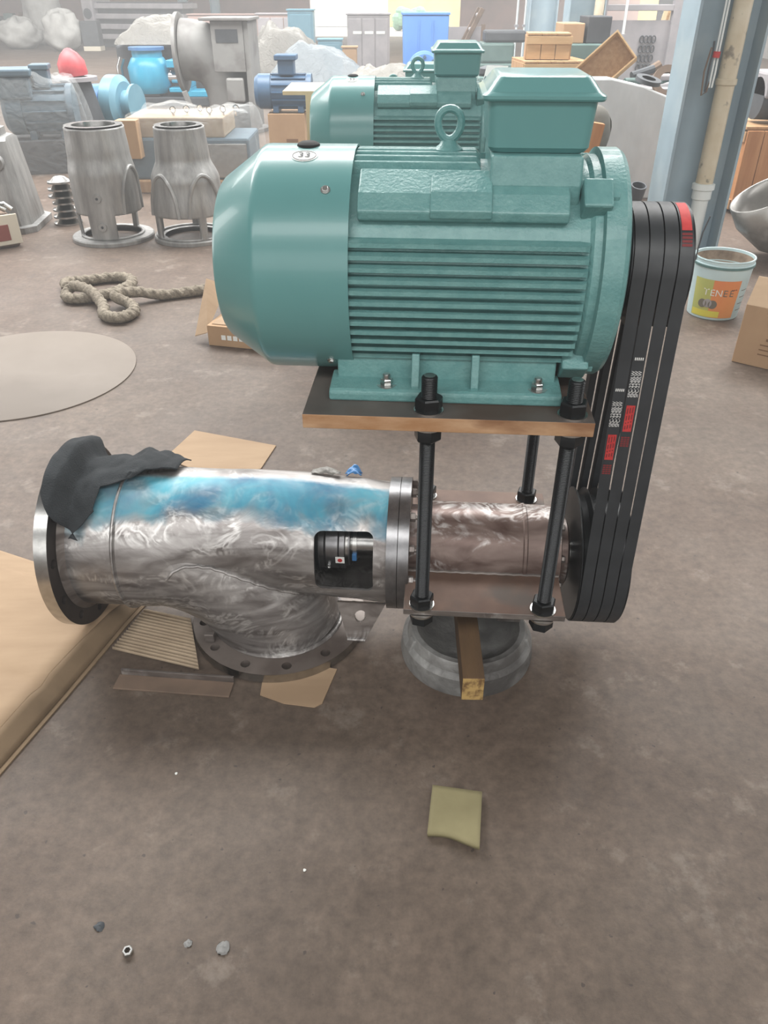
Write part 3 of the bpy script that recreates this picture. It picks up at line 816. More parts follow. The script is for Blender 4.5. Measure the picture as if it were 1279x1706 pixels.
for k in range(12):
    a = R(30 * k + 0)
    mb = MB(); c = (.0455, .147 * math.cos(a), PZ + .01 + .147 * math.sin(a))
    hexnut(mb, c, (1, 0, 0), .019, .013); mb.cyl(c, (c[0] + .02, c[1], c[2]), .0058, seg=10)
    mb.build('flange_bolt', 'dull_steel', t)
    mb = MB(); hexnut(mb, (-.0065, .147 * math.cos(a), PZ + .01 + .147 * math.sin(a)), (-1, 0, 0), .016, .006); 
# bearing housing
MB().lathe([(.045, .04), (.045, .102), (.07, .102), (.078, .112), (.31, .112), (.313, .1145), (.319, .1145), (.322, .112), (.398, .112), (.400, .108), (.400, .085), (.418, .085), (.424, .075), (.424, .03)], 72, (0, 0, PZ + .004), 'x').build('bearing_housing', 'housing_steel', t, smooth=28)
for k in range(8):
    a = R(45 * k + 20); mb = MB(); hexnut(mb, (.400, .098 * math.cos(a), PZ + .004 + .098 * math.sin(a)), (1, 0, 0), .014, .009); mb.build('cover_bolt', 'dull_steel', t)
for s_ in (-1, 1):
    wp = MB(); wp.span((.04, s_ * .107, WZ - .016), (.395, s_ * .25, WZ)); wp.mi = [1, 0, 1, 1, 1, 1]
    wp.build('wing_plate', ['wing_plate', 'dull_steel'], t, smooth=0, bevel=.0015)
    mb = MB(); mb.tube([(.04 + .0148 * k, s_ * (.111 + .002 * (k % 2)), WZ + .001) for k in range(25)], .004, 8); mb.build('weld_bead', 'dull_steel', t)
# seal and shaft seen through the window
sl = MB().lathe([(-.215, .030), (-.215, .078), (-.172, .078), (-.172, .071), (-.162, .071), (-.160, .066), (-.157, .071), (-.128, .071), (-.126, .067), (-.124, .071), (-.112, .071), (-.110, .062), (-.100, .062), (-.100, .03)], 48, (0, 0, PZ + .012), 'x').build('mechanical_seal', 'seal_steel', t, smooth=25)
MB().lathe([(-.182, .0785), (-.174, .0785)], 48, (0, 0, PZ + .012), 'x').build('seal_ring', 'black_steel', sl)
MB().lathe([(-.110, .0628), (-.104, .0628)], 48, (0, 0, PZ + .012), 'x').build('seal_ring', 'machined', sl)
d1 = Vector((0, -math.cos(R(-8)), math.sin(R(-8))))
cc = Vector((-.122, 0, PZ + .012)) + d1 * .0712
tg = Vector((0, math.sin(R(-8)), math.cos(R(-8))))
MB().add([cc + Vector((sx * .011, 0, 0)) + tg * sy * .010 + d1 * dd for dd in (0, .0015) for sx, sy in ((-1, -1), (1, -1), (1, 1), (-1, 1))],
         [(0, 1, 2, 3), (4, 5, 6, 7), (0, 1, 5, 4), (1, 2, 6, 5), (2, 3, 7, 6), (3, 0, 4, 7)]).build('tag_plate', 'label_white', sl, smooth=0)
MB().cyl(cc + d1 * .0012, cc + d1 * .0024, .0058, seg=16).build('red_dot', 'red_print', sl)
MB().lathe([(-.108, .01), (-.108, .044), (.03, .044)], 32, (0, 0, PZ + .012), 'x').build('shaft', 'machined', t)
hc = MB().lathe([(-.094, .0442), (-.094, .047), (-.084, .047), (-.084, .0442)], 40, (0, 0, PZ + .012), 'x', caps=False).build('hose_clamp', 'zinc', t)
MB().box((-.089, -.048, PZ - .004), (.012, .010, .02)).build('clamp_tab', 'blue_paint', hc, smooth=0, bevel=.002)
for dx, dgr in ((-.15, -24), (-.15, 66)):
    d = Vector((0, -math.cos(R(dgr)), math.sin(R(dgr)))); c = Vector((dx, 0, PZ + .012)) + d * .0705
    mb = MB(); hexnut(mb, c, d, .010, .012); mb.build('seal_screw', 'zinc', sl)
# perforated support web between casing and discharge flange
g = MB()
prof = []
A_, B_, C_, D_ = Vector((-.135, -.055, .128)), Vector((-.012, -.055, .128)), Vector((-.062, -.085, .03)), Vector((-.108, -.085, .03))
def lerp2(u, v): return (A_ * (1 - u) + B_ * u) * (1 - v) + (D_ * (1 - u) + C_ * u) * v
N = 16; cu_, cv_, ru, rv = .52, .36, .15, .17
hole = [(cu_ + ru * math.cos(2 * math.pi * q / N), cv_ + rv * math.sin(2 * math.pi * q / N)) for q in range(N)]
def sq(q):
    cs, sn = math.cos(2 * math.pi * q / N), math.sin(2 * math.pi * q / N); m_ = max(abs(cs), abs(sn)); return (.5 + .5 * cs / m_, .5 + .5 * sn / m_)
nrm_ = (B_ - A_).cross(D_ - A_).normalized() * .006
vs = []
for s_ in (-1, 1):
    vs += [lerp2(*q) + nrm_ * s_ for q in hole] + [lerp2(*sq(q)) + nrm_ * s_ for q in range(N)]
fs = []
for s_ in (0, 1):
    o0 = s_ * 2 * N; fs += [(o0 + q, o0 + (q + 1) % N, o0 + N + (q + 1) % N, o0 + N + q) for q in range(N)]
fs += [(q, (q + 1) % N, 2 * N + (q + 1) % N, 2 * N + q) for q in range(N)] + [(N + q, N + (q + 1) % N, 3 * N + (q + 1) % N, 3 * N + q) for q in range(N)]
g.add(vs, fs).build('support_web', 'dull_steel', t, smooth=30)
MB().tube([D_ + Vector((0, -.006, .004)) + (C_ - D_) * (k / 8) for k in range(9)], .005, 8).build('weld_bead', 'ground_steel', t)
mb = MB(); mb.span((-.47, -.13, .035), (-.445, -.115, .06)); mb.build('welded_tab', 'dull_steel', t, smooth=0, bevel=.002)
pulley('driven_pulley', PZ, RB, pump, .04)
MB().cyl((.40, 0, PZ), (.56, 0, PZ), .03, seg=24).build('drive_shaft', 'machined', t)

# ---------------------------------------------------------------- round casting and timber below the housing
t = thing('round_casting', 'grey round iron casting lying on the floor under the bearing housing', 'casting', (.212, 1.455, 0))
MB().lathe([(0, .10), (0, .166), (.012, .168), (.05, .164), (.058, .158), (.062, .152), (.082, .147), (.088, .143), (.088, .130), (.082, .124), (.05, .10), (.03, .06), (.03, 0.001)], 64, caps=False).build('bowl', 'cast_iron', t, smooth=30)
for k in range(5):
    a = R(200 + 72 * k); d = Vector((math.cos(a), math.sin(a), 0)); tn = Vector((-d.y, d.x, 0))
    MB().add([d * q + tn * w + Vector((0, 0, z)) for (q, z) in ((.140, .05), (.165, .05), (.152, .084), (.135, .084)) for w in (-.012, .012)],
             [(0, 2, 4, 6), (1, 3, 5, 7), (0, 1, 3, 2), (2, 3, 5, 4), (4, 5, 7, 6), (6, 7, 1, 0)]).build('rib', 'cast_iron', t, smooth=0, bevel=.003)
t = thing('timber_block', 'brown squared timber lying on the round casting, pale sawn end outwards', 'timber', (.198, 1.20, .0885), R(-1))
tb_ = MB(); tb_.span((-.024, 0, 0), (.025, .48, .068)); tb_.mi = [0, 0, 1, 0, 0, 0]
tb_.build('beam', ['timber', 'timber_end'], t, smooth=0, bevel=.002)
# packing piece that carries the housing on the casting
t = mthing('support_block', 'dark steel packing piece between round casting and brown bearing housing', 'support', (.27, .05, .0885))
MB().span((.27, -.06, .0885), (.33, .10, .1625)).build('block', 'dull_steel', t, smooth=0, bevel=.003)

# ---------------------------------------------------------------- dark rag over the suction pipe
random.seed(3)
def rag(u, v):
    # v: 0 behind -> 1 front hem ; u: 0 left -> 1 right
    ang = 128 - 96 * v
    l0 = -.792 + .02 * max(0, v - .5) + .10 * max(0, v - .78) / .22 * .7
    r0 = -.52 - .16 * max(0, min(1, (v - .35) / .25)) - .02 * max(0, v - .6)
    if v > .78: r0 = -.675 - .06 * (v - .78) / .22
    lx = l0 + (r0 - l0) * u
    rr = .1915
    s = min(1, max(0, (-.735 - lx) / .028)); rr += .049 * s * s * (3 - 2 * s)
    f = noise.noise(Vector((lx * 16, v * 3.1, 1.7))); f2 = noise.noise(Vector((lx * 45, v * 9, 4.2)))
    rr += .016 * abs(f) + .004 * f2
    if v < .5: rr += .028 * max(0, 1 - abs(lx + .60) / .09) * (.6 + .8 * abs(noise.noise(Vector((lx * 30, v * 6, 9))))) * (1 - v)
    ang += 7 * noise.noise(Vector((lx * 22, 0, 3))) * v
    a = R(ang)
    return (lx, -rr * math.cos(a), PZ + rr * math.sin(a))
b_ = Vector((-.7, 0, PZ + .19)); m_ = MB().grid(rag, 46, 40); m_.v = [p - b_ for p in m_.v]
o = m_.build('rag', 'rag', None, smooth=80, solid=.003); o.location = mw(*b_); o.rotation_euler = (0, 0, YAW)
tag(o, 'dark grey rag draped over the suction end of the steel pump', 'cloth')
# scraps of blue film on top of the casing
def scrap(u, v):
    return (.012 * (u - .5) * 3 + .004 * math.sin(7 * v), .03 * (v - .5), .012 + .016 * math.sin(3.1 * u) * (.4 + v) + .006 * noise.noise(Vector((u * 4, v * 4, 2))))
o = MB().grid(scrap, 10, 10).build('film_scrap', 'blue_film', None, smooth=80, solid=.0006); o.location = mw(-.10, .07, PZ + .146); o.rotation_euler = (R(-20), 0, YAW)
tag(o, 'small crumpled scrap of blue film on top of the pump casing', 'film scrap')

o = MB().grid(lambda u, v: (.07 * (u - .5), .035 * (v - .5), .006 + .012 * math.sin(3.1 * u) * math.sin(3.1 * v) + .005 * noise.noise(Vector((u * 5, v * 5, 6)))), 12, 8).build('film_scrap', 'milky_film', None, smooth=80, solid=.0006); o.location = mw(-.165, .055, PZ + .166); o.rotation_euler = (R(-18), R(3), YAW)
tag(o, 'small clear film scrap on the pump casing, left of the blue one', 'film scrap')

# ================================================================== ON THE FLOOR NEAR THE MACHINE
def sheet(poly, z, th): return MB().prism(poly, z, z + th, 'z')
# big folded kraft sheet on the left
E_ = [(-.66, 1.66), (-.70, 1.545), (-.775, 1.29), (-.85, 1.05), (-.96, .80)]        # right-hand edge on the floor
t = thing('cardboard_sheet', 'large folded kraft cardboard on the floor under the left flange', 'cardboard', (-1.2, 1.4, 0))
def kraft_top(u, v):
    k = v * (len(E_) - 1); i = min(int(k), len(E_) - 2); f = k - i
    ex = E_[i][0] * (1 - f) + E_[i + 1][0] * f; ey = E_[i][1] * (1 - f) + E_[i + 1][1] * f
    lx, ly = -1.75 - .2 * v, ey + .45 - .1 * v
    if v < .12: ex -= .03
    x = ex - .035 + (lx - ex + .035) * u; y = ey + .01 + (ly - ey) * u
    bulge = .042 * math.sin(math.pi * min(1, max(0, (v - .02) / 1.1))) * (1 - u) ** 2
    crease = -.010 * max(0, 1 - abs((v - .52) + .05 * u) / .035)
    return (x + 1.2, y - 1.4, .012 + bulge + crease * (1 if u < .9 else .3) + .003 * noise.noise(Vector((x * 5, y * 5, 0))))
MB().grid(kraft_top, 24, 60).build('top_sheet', 'kraft', t, smooth=40, solid=.004)
def kraft_side(u, v):
    a = Vector(kraft_top(0, v)); k = v * (len(E_) - 1); i = min(int(k), len(E_) - 2); f = k - i
    b = Vector((E_[i][0] * (1 - f) + E_[i + 1][0] * f + 1.2, E_[i][1] * (1 - f) + E_[i + 1][1] * f - 1.4, .006))
    return a * (1 - u) + b * u
MB().grid(kraft_side, 4, 60).build('folded_flap', 'kraft_side', t, smooth=40, solid=.004)
MB().add([(x + 1.2 + dx, y - 1.4, z) for z in (.0005, .0045) for dx in (.012, -.5) for x, y in E_],
         [(i, i + 1, 5 + i + 1, 5 + i) for i in range(4)] + [(10 + i, 10 + i + 1, 15 + i + 1, 15 + i) for i in range(4)] + [(i, i + 1, 10 + i + 1, 10 + i) for i in range(4)]).build('lower_sheet', 'kraft_side', t, smooth=0)
# corrugated inner board
q0 = [Vector((-.70, 1.445, 0)), Vector((-.655, 1.60, 0)), Vector((-.523, 1.562, 0)), Vector((-.462, 1.372, 0))]
def corr(u, v):
    p = (q0[0] * (1 - u) + q0[3] * u) * (1 - v) + (q0[1] * (1 - u) + q0[2] * u) * v
    return (p.x + .55, p.y - 1.48, .009 + .006 * math.sin(2 * math.pi * 15 * v))
o = MB().grid(corr, 6, 128).build('corrugated_board', 'kraft_grey', None, smooth=80, solid=.002); o.location = (-.55, 1.48, 0)
tag(o, 'torn corrugated board with exposed ridges beside the floor flange', 'cardboard')
o = sheet([(-.80, 2.44), (-.735, 2.65), (-.405, 2.53), (-.44, 2.36), (-.6, 2.30)], .001, .004).build('cardboard_offcut', 'kraft', None, smooth=0); tag(o, 'flat cardboard piece on the floor behind the pump casing', 'cardboard')
o = sheet([(-.30, 1.295), (-.24, 1.268), (-.165, 1.256), (-.148, 1.268), (-.118, 1.38), (-.3, 1.42)], .0005, .003).build('cardboard_offcut', 'kraft', None, smooth=0); tag(o, 'small cardboard corner sticking out in front under the floor flange', 'cardboard')
t = thing('angle_bar', 'rusty steel angle bar on the floor before the flange', 'steel bar', (-.53, 1.33, 0), R(-5.5))
MB().span((-.13, -.028, .0005), (.16, .018, .006)).build('web', 'rusty_brown', t, smooth=0, bevel=.001)
MB().span((-.125, .018, .0005), (.16, .024, .022)).build('upstand', 'dull_steel', t, smooth=0, bevel=.001)
# cover plate let into the floor
o = MB().lathe([(.0005, .495), (.005, .495), (.006, .493)], 96).build('round_cover', 'cover_plate', None, smooth=30, loc=(-1.625, 3.215, 0)); tag(o, 'flat round grey plate lying on the floor at left', 'plate')
# coarse rope
t = thing('rope', 'thick fluffy grey rope coiled loosely on the floor behind the round plate', 'rope', (-1.5, 4.2, 0))
def smooth_path(P, n=8):
    out = []
    for i in range(len(P) - 1):
        p0, p1, p2, p3 = (Vector(P[max(i - 1, 0)]), Vector(P[i]), Vector(P[i + 1]), Vector(P[min(i + 2, len(P) - 1)]))
        for k in range(n):
            u = k / n; out.append(.5 * ((2 * p1) + (p2 - p0) * u + (2 * p0 - 5 * p1 + 4 * p2 - p3) * u * u + (3 * p1 - p0 - 3 * p2 + p3) * u ** 3))
    return out + [Vector(P[-1])]
rp = [(-1.80, 4.33), (-1.83, 4.42), (-1.72, 4.46), (-1.56, 4.52), (-1.46, 4.44), (-1.47, 4.30), (-1.58, 4.17), (-1.70, 4.13), (-1.76, 4.2), (-1.72, 4.24), (-1.6, 4.15), (-1.50, 4.02), (-1.45, 3.88), (-1.36, 3.83), (-1.31, 3.92), (-1.36, 4.04), (-1.45, 4.08), (-1.36, 4.14), (-1.22, 4.2), (-1.05, 4.27), (-.93, 4.33), (-.7, 4.42)]
pp = smooth_path([(x + 1.5, y - 4.2, .028 + (.035 if i in (9, 10, 16, 17) else 0)) for i, (x, y) in enumerate(rp)], 10)
MB().tube(pp, [.028 + .004 * noise.noise(p * 20) for p in pp], 12).build('strand', 'rope_fibre', t, smooth=80)
for ph in (0, math.pi):
    vsn = []
    for i, p in enumerate(pp):
        d = (pp[min(i + 1, len(pp) - 1)] - pp[max(i - 1, 0)]).normalized(); sd = Vector((-d.y, d.x, 0)); a = i * .9 + ph
        vsn.append(p + (sd * math.cos(a) + Vector((0, 0, 1)) * max(-.3, math.sin(a))) * .018)
    MB().tube(vsn, .016, 8).build('strand', 'rope_fibre', t, smooth=80)
# rubber pad, nut, crumbs
def pad(u, v):
    q = [Vector((.103, 1.03, 0)), Vector((.207, 1.013, 0)), Vector((.188, .89, 0)), Vector((.087, .917, 0))]
    p = (q[0] * (1 - u) + q[1] * u) * (1 - v) + (q[3] * (1 - u) + q[2] * u) * v
    p.y += .006 * math.sin(u * 4.5) * v
    return (p.x - .146, p.y - .96, .009 + .008 * u * v * v)
o = MB().grid(pad, 12, 12).build('rubber_pad', 'pad_rubber', None, smooth=60, solid=.014); o.location = (.146, .96, 0); tag(o, 'square olive rubber pad lying on the bare floor in front', 'rubber pad')
mb = MB(); hexnut(mb, (0, 0, 0), (0, 0, 1), .0165, .010, bore=.0055); o = mb.build('loose_nut', 'zinc', None, loc=(-.453, .692, .0005), smooth=20); tag(o, 'single loose hexagon nut on the floor at bottom left', 'nut')
def crumb(lab, loc, s, m, cat='debris'):
    mb = MB()
    def fn(u, v):
        a, b = 2 * math.pi * u, math.pi * v
        r = s * (1 + .5 * noise.noise(Vector((math.cos(a) * 2 + loc[0] * 30, math.sin(a) * 2, b * 2))))
        return (r * math.sin(b) * math.cos(a), r * math.sin(b) * math.sin(a), max(0, .5 * r * math.cos(b)) + .0005)
    o = mb.grid(fn, 14, 8).build('floor_crumb', m, None, smooth=50, loc=loc); tag(o, lab, cat); return o
crumb('crumb of pale mortar on the floor, right of the loose nut', (-.286, .70, 0), .012, 'casting_grey')
crumb('smaller mortar crumb nearest to the loose nut', (-.35, .708, 0), .007, 'casting_grey')
crumb('dark crumb of dirt behind the loose nut at left', (-.518, .738, 0), .009, 'machine_dark')
crumb('tiny white chip on the floor left of the rubber pad', (-.154, .847, 0), .003, 'label_white')
crumb('tiny white chip on the floor below the angle bar', (-.453, 1.07, 0), .003, 'label_white')

# small carton behind the motor cowl
t = thing('carton', 'torn brown carton on the floor behind the big motor cowl', 'carton', (-.70, 3.62, 0), R(-14))
MB().span((-.12, -.12, .001), (.26, .16, .10)).build('body', 'carton', t, smooth=0, bevel=.002)
MB().add([(-.125, -.12, .06), (-.20, -.10, .03), (-.215, .12, .24), (-.13, .16, .20), (-.12, -.12, .066), (-.196, -.10, .036), (-.211, .12, .246), (-.125, .16, .206)], [(0, 1, 2, 3), (4, 5, 6, 7), (0, 1, 5, 4), (1, 2, 6, 5), (2, 3, 7, 6), (3, 0, 4, 7)]).build('flap', 'kraft', t, smooth=0)
for k in range(7): MB().span((-.05 + k * .03, -.1215, .035), (-.028 + k * .03, -.1203, .058)).build('printed_mark', 'label_white', t, smooth=0)
MB().span((-.1, -.10, .10), (.24, .15, .104)).build('lid', 'kraft', t, smooth=0)

# ---------------------------------------------------------------- paint pail
t = thing('paint_pail', 'open white paint pail with orange label standing by the column', 'pail', (1.745, 3.99, 0))
MB().lathe([(0, .001), (0, .122), (.004, .126), (.27, .146), (.272, .150), (.28, .150), (.282, .146), (.296, .147), (.30, .150), (.305, .148), (.304, .142), (.28, .140), (.03, .120), (.03, .001)], 56, caps=False).build('body', 'bucket_white', t, smooth=30)
MB().lathe([(.264, .147), (.266, .152), (.276, .152), (.278, .147)], 56, caps=False).build('rim_band', 'bucket_rim', t)
MB().lathe([(.200, .001), (.20, .133), (.202, .135), (.24, .139), (.29, .1405), (.2915, .1385), (.24, .137), (.204, .131)], 56, caps=False).build('dried_paint', 'bucket_inside', t)
def lab(nm, m, a0, a1, z0, z1, par, o_=.0008):
    vs = []; N = 14
    for i in range(N + 1):
        a = R(a0 + (a1 - a0) * i / N)
        for z in (z0, z1):
            r = .126 + (z / .27) * .020 + o_; vs.append((r * math.cos(a), r * math.sin(a), z))
    return MB().add(vs, [(2 * i, 2 * i + 2, 2 * i + 3, 2 * i + 1) for i in range(N)]).build(nm, m, par)
L0 = lab('label', 'label_orange', 225, 295, .015, .21, t)
lab('label_band', 'label_green', 196, 238, .015, .21, L0, .0012); lab('label_band', 'label_yellow', 198, 262, .018, .05, L0, .0016)
for k in range(4): lab('label_lines', 'label_grey', 302, 325, .05 + .035 * k, .054 + .035 * k, L0, .001)
def on_pail(deg, z, o_): r = .126 + z / .27 * .02 + o_; return Vector((r * math.cos(R(deg)), r * math.sin(R(deg)), z))
for k, ch in enumerate('TENEE'):
    dgr = 226 + 13 * k
    text(ch, 'label_text', .048, 'label_white' if k < 3 else 'label_grey', L0, frame_matrix(on_pail(dgr, .145, .002), (-math.sin(R(dgr)), math.cos(R(dgr)), 0), (0, 0, 1)))
for k in range(3):
    mb = MB(); p = on_pail(222 + 11 * k, .085 + .004 * (k % 2), .002); d = Vector((math.cos(R(222 + 11 * k)), math.sin(R(222 + 11 * k)), 0))
    mb.cyl(p, p + d * .001, .022, seg=18); mb.build('label_dot', 'label_grey' if k != 1 else 'machine_grey', L0)
for k in range(3):
    mb = MB(); p = on_pail(278 + 4.5 * k, .165, .002); d = Vector((math.cos(R(280)), math.sin(R(280)), 0)); mb.cyl(p, p + d * .001, .003, seg=10); mb.build('label_dot', 'red_oxide', L0)
MB().tube([(-.150, .0, .275), (-.152, -.01, .33), (-.15, -.02, .42), (-.135, -.03, .50)], .004, 8).build('handle', 'machine_dark', t)

# ---------------------------------------------------------------- carton at the right edge
t = thing('carton', 'upright kraft carton with brown print at the right edge of the floor', 'carton', (1.605, 3.335, 0), R(-37))
MB().span((0, 0, .001), (.42, .50, .27)).build('body', 'carton', t, smooth=0, bevel=.003)
MB().add([(0, 0, .27), (.42, 0, .27), (.42, .10, .37), (.0, .10, .37), (0, .005, .27), (.42, .005, .27), (.42, .105, .37), (0, .105, .37)], [(0, 1, 2, 3), (4, 5, 6, 7), (0, 1, 5, 4), (1, 2, 6, 5), (2, 3, 7, 6), (3, 0, 4, 7)]).build('flap', 'kraft', t, smooth=0)
for k, (a, b_) in enumerate(((.12, .24), (.10, .30), (.10, .22), (.10, .24))):
    MB().span((a, -.0012, .125 - .022 * k), (b_, -.0002, .137 - .022 * k if k == 0 else .130 - .022 * k)).build('printed_line', 'print_brown', t, smooth=0)

# ================================================================== RIGHT BACKGROUND
t = thing('steel_elbow', 'large bare steel pipe elbow on the floor right of the column', 'pipe elbow', (2.56, 5.0, 0))
pe = []
for k in range(17):
    a = R(100 * k / 16 - 8); pe.append((.24 - .34 * math.cos(a) + .02, .12, .02 + .0 + .34 * math.sin(a) * .0 + .22))
pth = [Vector((-.17 + .55 * (1 - math.cos(R(90 * k / 14))) * 1.0, .05, .34 - .14 * math.sin(R(90 * k / 14)))) for k in range(15)]
el = MB(); el.tube([(-.21, 0, .40), (-.17, 0, .33), (-.08, 0, .265), (.05, 0, .235), (.22, 0, .23), (.55, 0, .23)], [.215, .22, .225, .226, .226, .226], 48, caps=False)
el.build('elbow', 'steel_elbow', t, smooth=50, solid=.012)
t = thing('wooden_crate', 'reddish plank crate standing behind the steel elbow at right', 'crate', (2.95, 6.22, 0))
for k in range(5): MB().span((-.29 + k * .125, -.02, .05), (-.17 + k * .125, 0, .58)).build('plank', 'pine_red', t, smooth=0, bevel=.003)
for k in range(5): MB().span((-.30, .0 + k * .1, .585), (.34, .095 + k * .1, .605)).build('lid_plank', 'pine', t, smooth=0, bevel=.003)
for z in (.03, .5): MB().span((-.30, .0, z), (.34, .5, z + .07)).build('batten', 'pine', t, smooth=0, bevel=.003)
MB().span((-.28, .02, .1), (.32, .48, .5)).build('inner_body', 'pine_red', t, smooth=0)
t = thing('machine_cover', 'dark grey machine part lying on the reddish crate at right', 'machine part', (3.0, 6.45, .606))
MB().lathe([(-.24, .05), (-.24, .14), (.3, .16), (.3, .05)], 32, (0, 0, .161), 'x').build('drum', 'machine_dark', t)
MB().span((-.24, -.16, .17), (.3, .16, .34)).build('cover', 'machine_grey', t, smooth=0, bevel=.02)
for k, (x, y, h, r_, lean, lab) in enumerate(((1.76, 6.25, .27, .065, .0, 'dark open pipe end standing by the white wall, nearer the motor'), (1.93, 6.3, .20, .06, .25, 'tilted dark pipe end by the white wall, right of the other'))):
    o = MB().lathe([(0, r_ * .8), (h * .5, r_ * .95), (h, r_), (h, r_ * .82), (.02, r_ * .6)], 28, caps=False).build('pipe_end', 'machine_dark', None, loc=(x, y, .012), smooth=40)
    o.rotation_euler = (R(18), R(-12 + 60 * lean), 0); tag(o, lab, 'pipe end')

def crate(name, lab, loc, w, d, h, rz=0, m='pine', m2='pine_light', n=4, rot=None, group=None):
    t = thing(name, lab, 'crate', loc, rz, group, rot=rot)
    for k in range(n):
        x0 = -w / 2 + k * w / n; x1 = x0 + w / n - .006
        MB().span((x0, -d / 2, .001), (x1, -d / 2 + .018, h)).build('plank', m2, t, smooth=0, bevel=.002)
        MB().span((x0, d / 2 - .018, .001), (x1, d / 2, h)).build('plank', m, t, smooth=0, bevel=.002)
        MB().span((x0, -d / 2 - .02, h + .001), (x1, d / 2 + .02, h + .02)).build('lid_plank', m, t, smooth=0, bevel=.002)
    for s_ in (-1, 1):
        MB().span((s_ * w / 2 - .009, -d / 2 + .02, .001), (s_ * w / 2 + .009, d / 2 - .02, h)).build('side_board', m, t, smooth=0, bevel=.002)
    MB().span((-w / 2 - .01, -d / 2 - .024, h - .07), (w / 2 + .01, -d / 2 - .004, h - .005)).build('batten', m2, t, smooth=0, bevel=.002)
    return t
crate('wooden_crate', 'wide pale wooden crate behind the front terminal box', (1.66, 8.9, .42), .64, .6, .43, R(4), n=5)
crate('wooden_crate', 'small wooden crate stacked on the wide pale crate', (1.62, 8.9, .875), .42, .36, .2, R(-6), n=3)
o = MB().span((-.42, -.36, 0), (.42, .36, .418)).build('steel_bench', 'machine_dark', None, loc=(1.66, 8.92, .0), smooth=0, bevel=.02); tag(o, 'dark bench carrying the stacked pale crates', 'bench')
# open tray-like wooden box tipped on its corner
t = thing('open_wooden_box', 'open pale wooden box tipped up on the white partition wall', 'box', (1.80, 7.25, .905), rot=(R(70), R(-42), R(-4)))
for nm, a, b_, m in (('bottom', (-.21, -.12, 0), (.21, .12, .012), 'pine'), ('side_board', (-.21, -.132, 0), (.21, -.12, .12), 'pine_light'), ('side_board', (-.21, .12, 0), (.21, .132, .12), 'pine_light'),
                  ('end_board', (-.222, -.132, 0), (-.21, .132, .12), 'pine'), ('end_board', (.21, -.132, 0), (.222, .132, .12), 'pine_light')):
    MB().span(a, b_).build(nm, m, t, smooth=0, bevel=.002)
o = MB().span((-.35, -.24, 0), (.35, .24, .60)).build('lathe_stand', 'grey_green', None, loc=(1.5, 7.3, 0), smooth=0, bevel=.02); tag(o, 'grey-green machine base behind the white partition wall', 'machine')
t = thing('machine_cabinet', 'grey-green machine cabinet behind the tipped wooden box', 'machine', (2.12, 9.6, 0))
MB().span((-.36, -.3, .001), (.36, .3, .98)).build('body', 'grey_green', t, smooth=0, bevel=.015)
MB().span((-.02, -.25, .98), (.22, .2, 1.22)).build('dark_bin', 'machine_dark', t, smooth=0, bevel=.01)
MB().span((-.27, -.25, .98), (-.05, .2, 1.16)).build('parts_carton', 'carton', t, smooth=0, bevel=.01)
# scrap on top of the partition
random.seed(11)
for lab, x, z, r_, m, tilt in (('dark flange leaning on the scrap over the white partition', 2.27, .72, .12, 'rusty_brown', 70), ('grey ring flange lying on the white partition', 2.06, .83, .10, 'machine_dark', 12)):
    o = MB().lathe([(0, r_ * .55), (0, r_), (.03, r_), (.03, r_ * .55)], 28, caps=False).build('scrap_flange', m, None, loc=(x, 6.86 if tilt < 40 else 7.06, z + (.10 if tilt > 40 else .006)), smooth=30); o.rotation_euler = (R(tilt), R(10), 0); tag(o, lab, 'flange')
t = thing('scrap_rack', 'low steel rack of grey-green scrap behind the white partition', 'rack', (2.42, 7.55, 0))
MB().span((-.38, -.3, .001), (.45, .25, .76)).build('frame', 'machine_grey', t, smooth=0, bevel=.01)
for k in range(9):
    x, y, z = -.3 + .085 * k, -.18 + .12 * (k % 3), .80 + .03 * (k % 2)
    MB().cyl((x - .1, y, z), (x + .09, y + .05, z + .05 * ((k * 7) % 3)), .025 + .008 * (k % 3), seg=10).build('scrap_piece', ('grey_green', 'machine_dark', 'rusty_brown', 'machine_grey')[k % 4], t)
t = thing('steel_gantry', 'grey steel frame with a chain guard panel behind the white partition', 'steel frame', (2.95, 10.4, 0))
for x in (-.55, .32, .62): MB().span((x, -.05, .001), (x + .12, .05, 2.4)).build('post', 'machine_grey', t, smooth=0, bevel=.006)
MB().span((-.44, .0, .35), (.32, .03, 1.16)).build('panel', 'machine_grey', t, smooth=0)
MB().span((-.5, -.04, 1.25), (.35, .04, 1.31)).build('rail', 'machine_grey', t, smooth=0, bevel=.005)
MB().span((.4, -.04, 1.03), (.66, .04, 1.09)).build('rail', 'machine_grey', t, smooth=0, bevel=.005)
for k in range(24): 
    a = (k % 4) * .045; z = .50 + (k // 4) * .095
    mb = MB(); mb.tube([(.02 + a + .022 * math.cos(R(q * 36)), -.012 - .006 * (k % 2), z + .036 * math.sin(R(q * 36))) for q in range(10)], .007, 6, closed=True); mb.build('chain_link', 'machine_dark', t)
t = thing('timber_stack', 'pale timber boards leaning in the daylight behind the steel frame', 'timber', (4.05, 12.6, 0))
for k in range(7): MB().box((-.28 + .08 * k, .05 * (k % 2), .62), (.06, .02, 1.24), Matrix.Rotation(R(10 - 3 * (k % 3)), 3, 'Y')).build('board', 'pine_light' if k % 2 else 'plywood', t, smooth=0, bevel=.002)
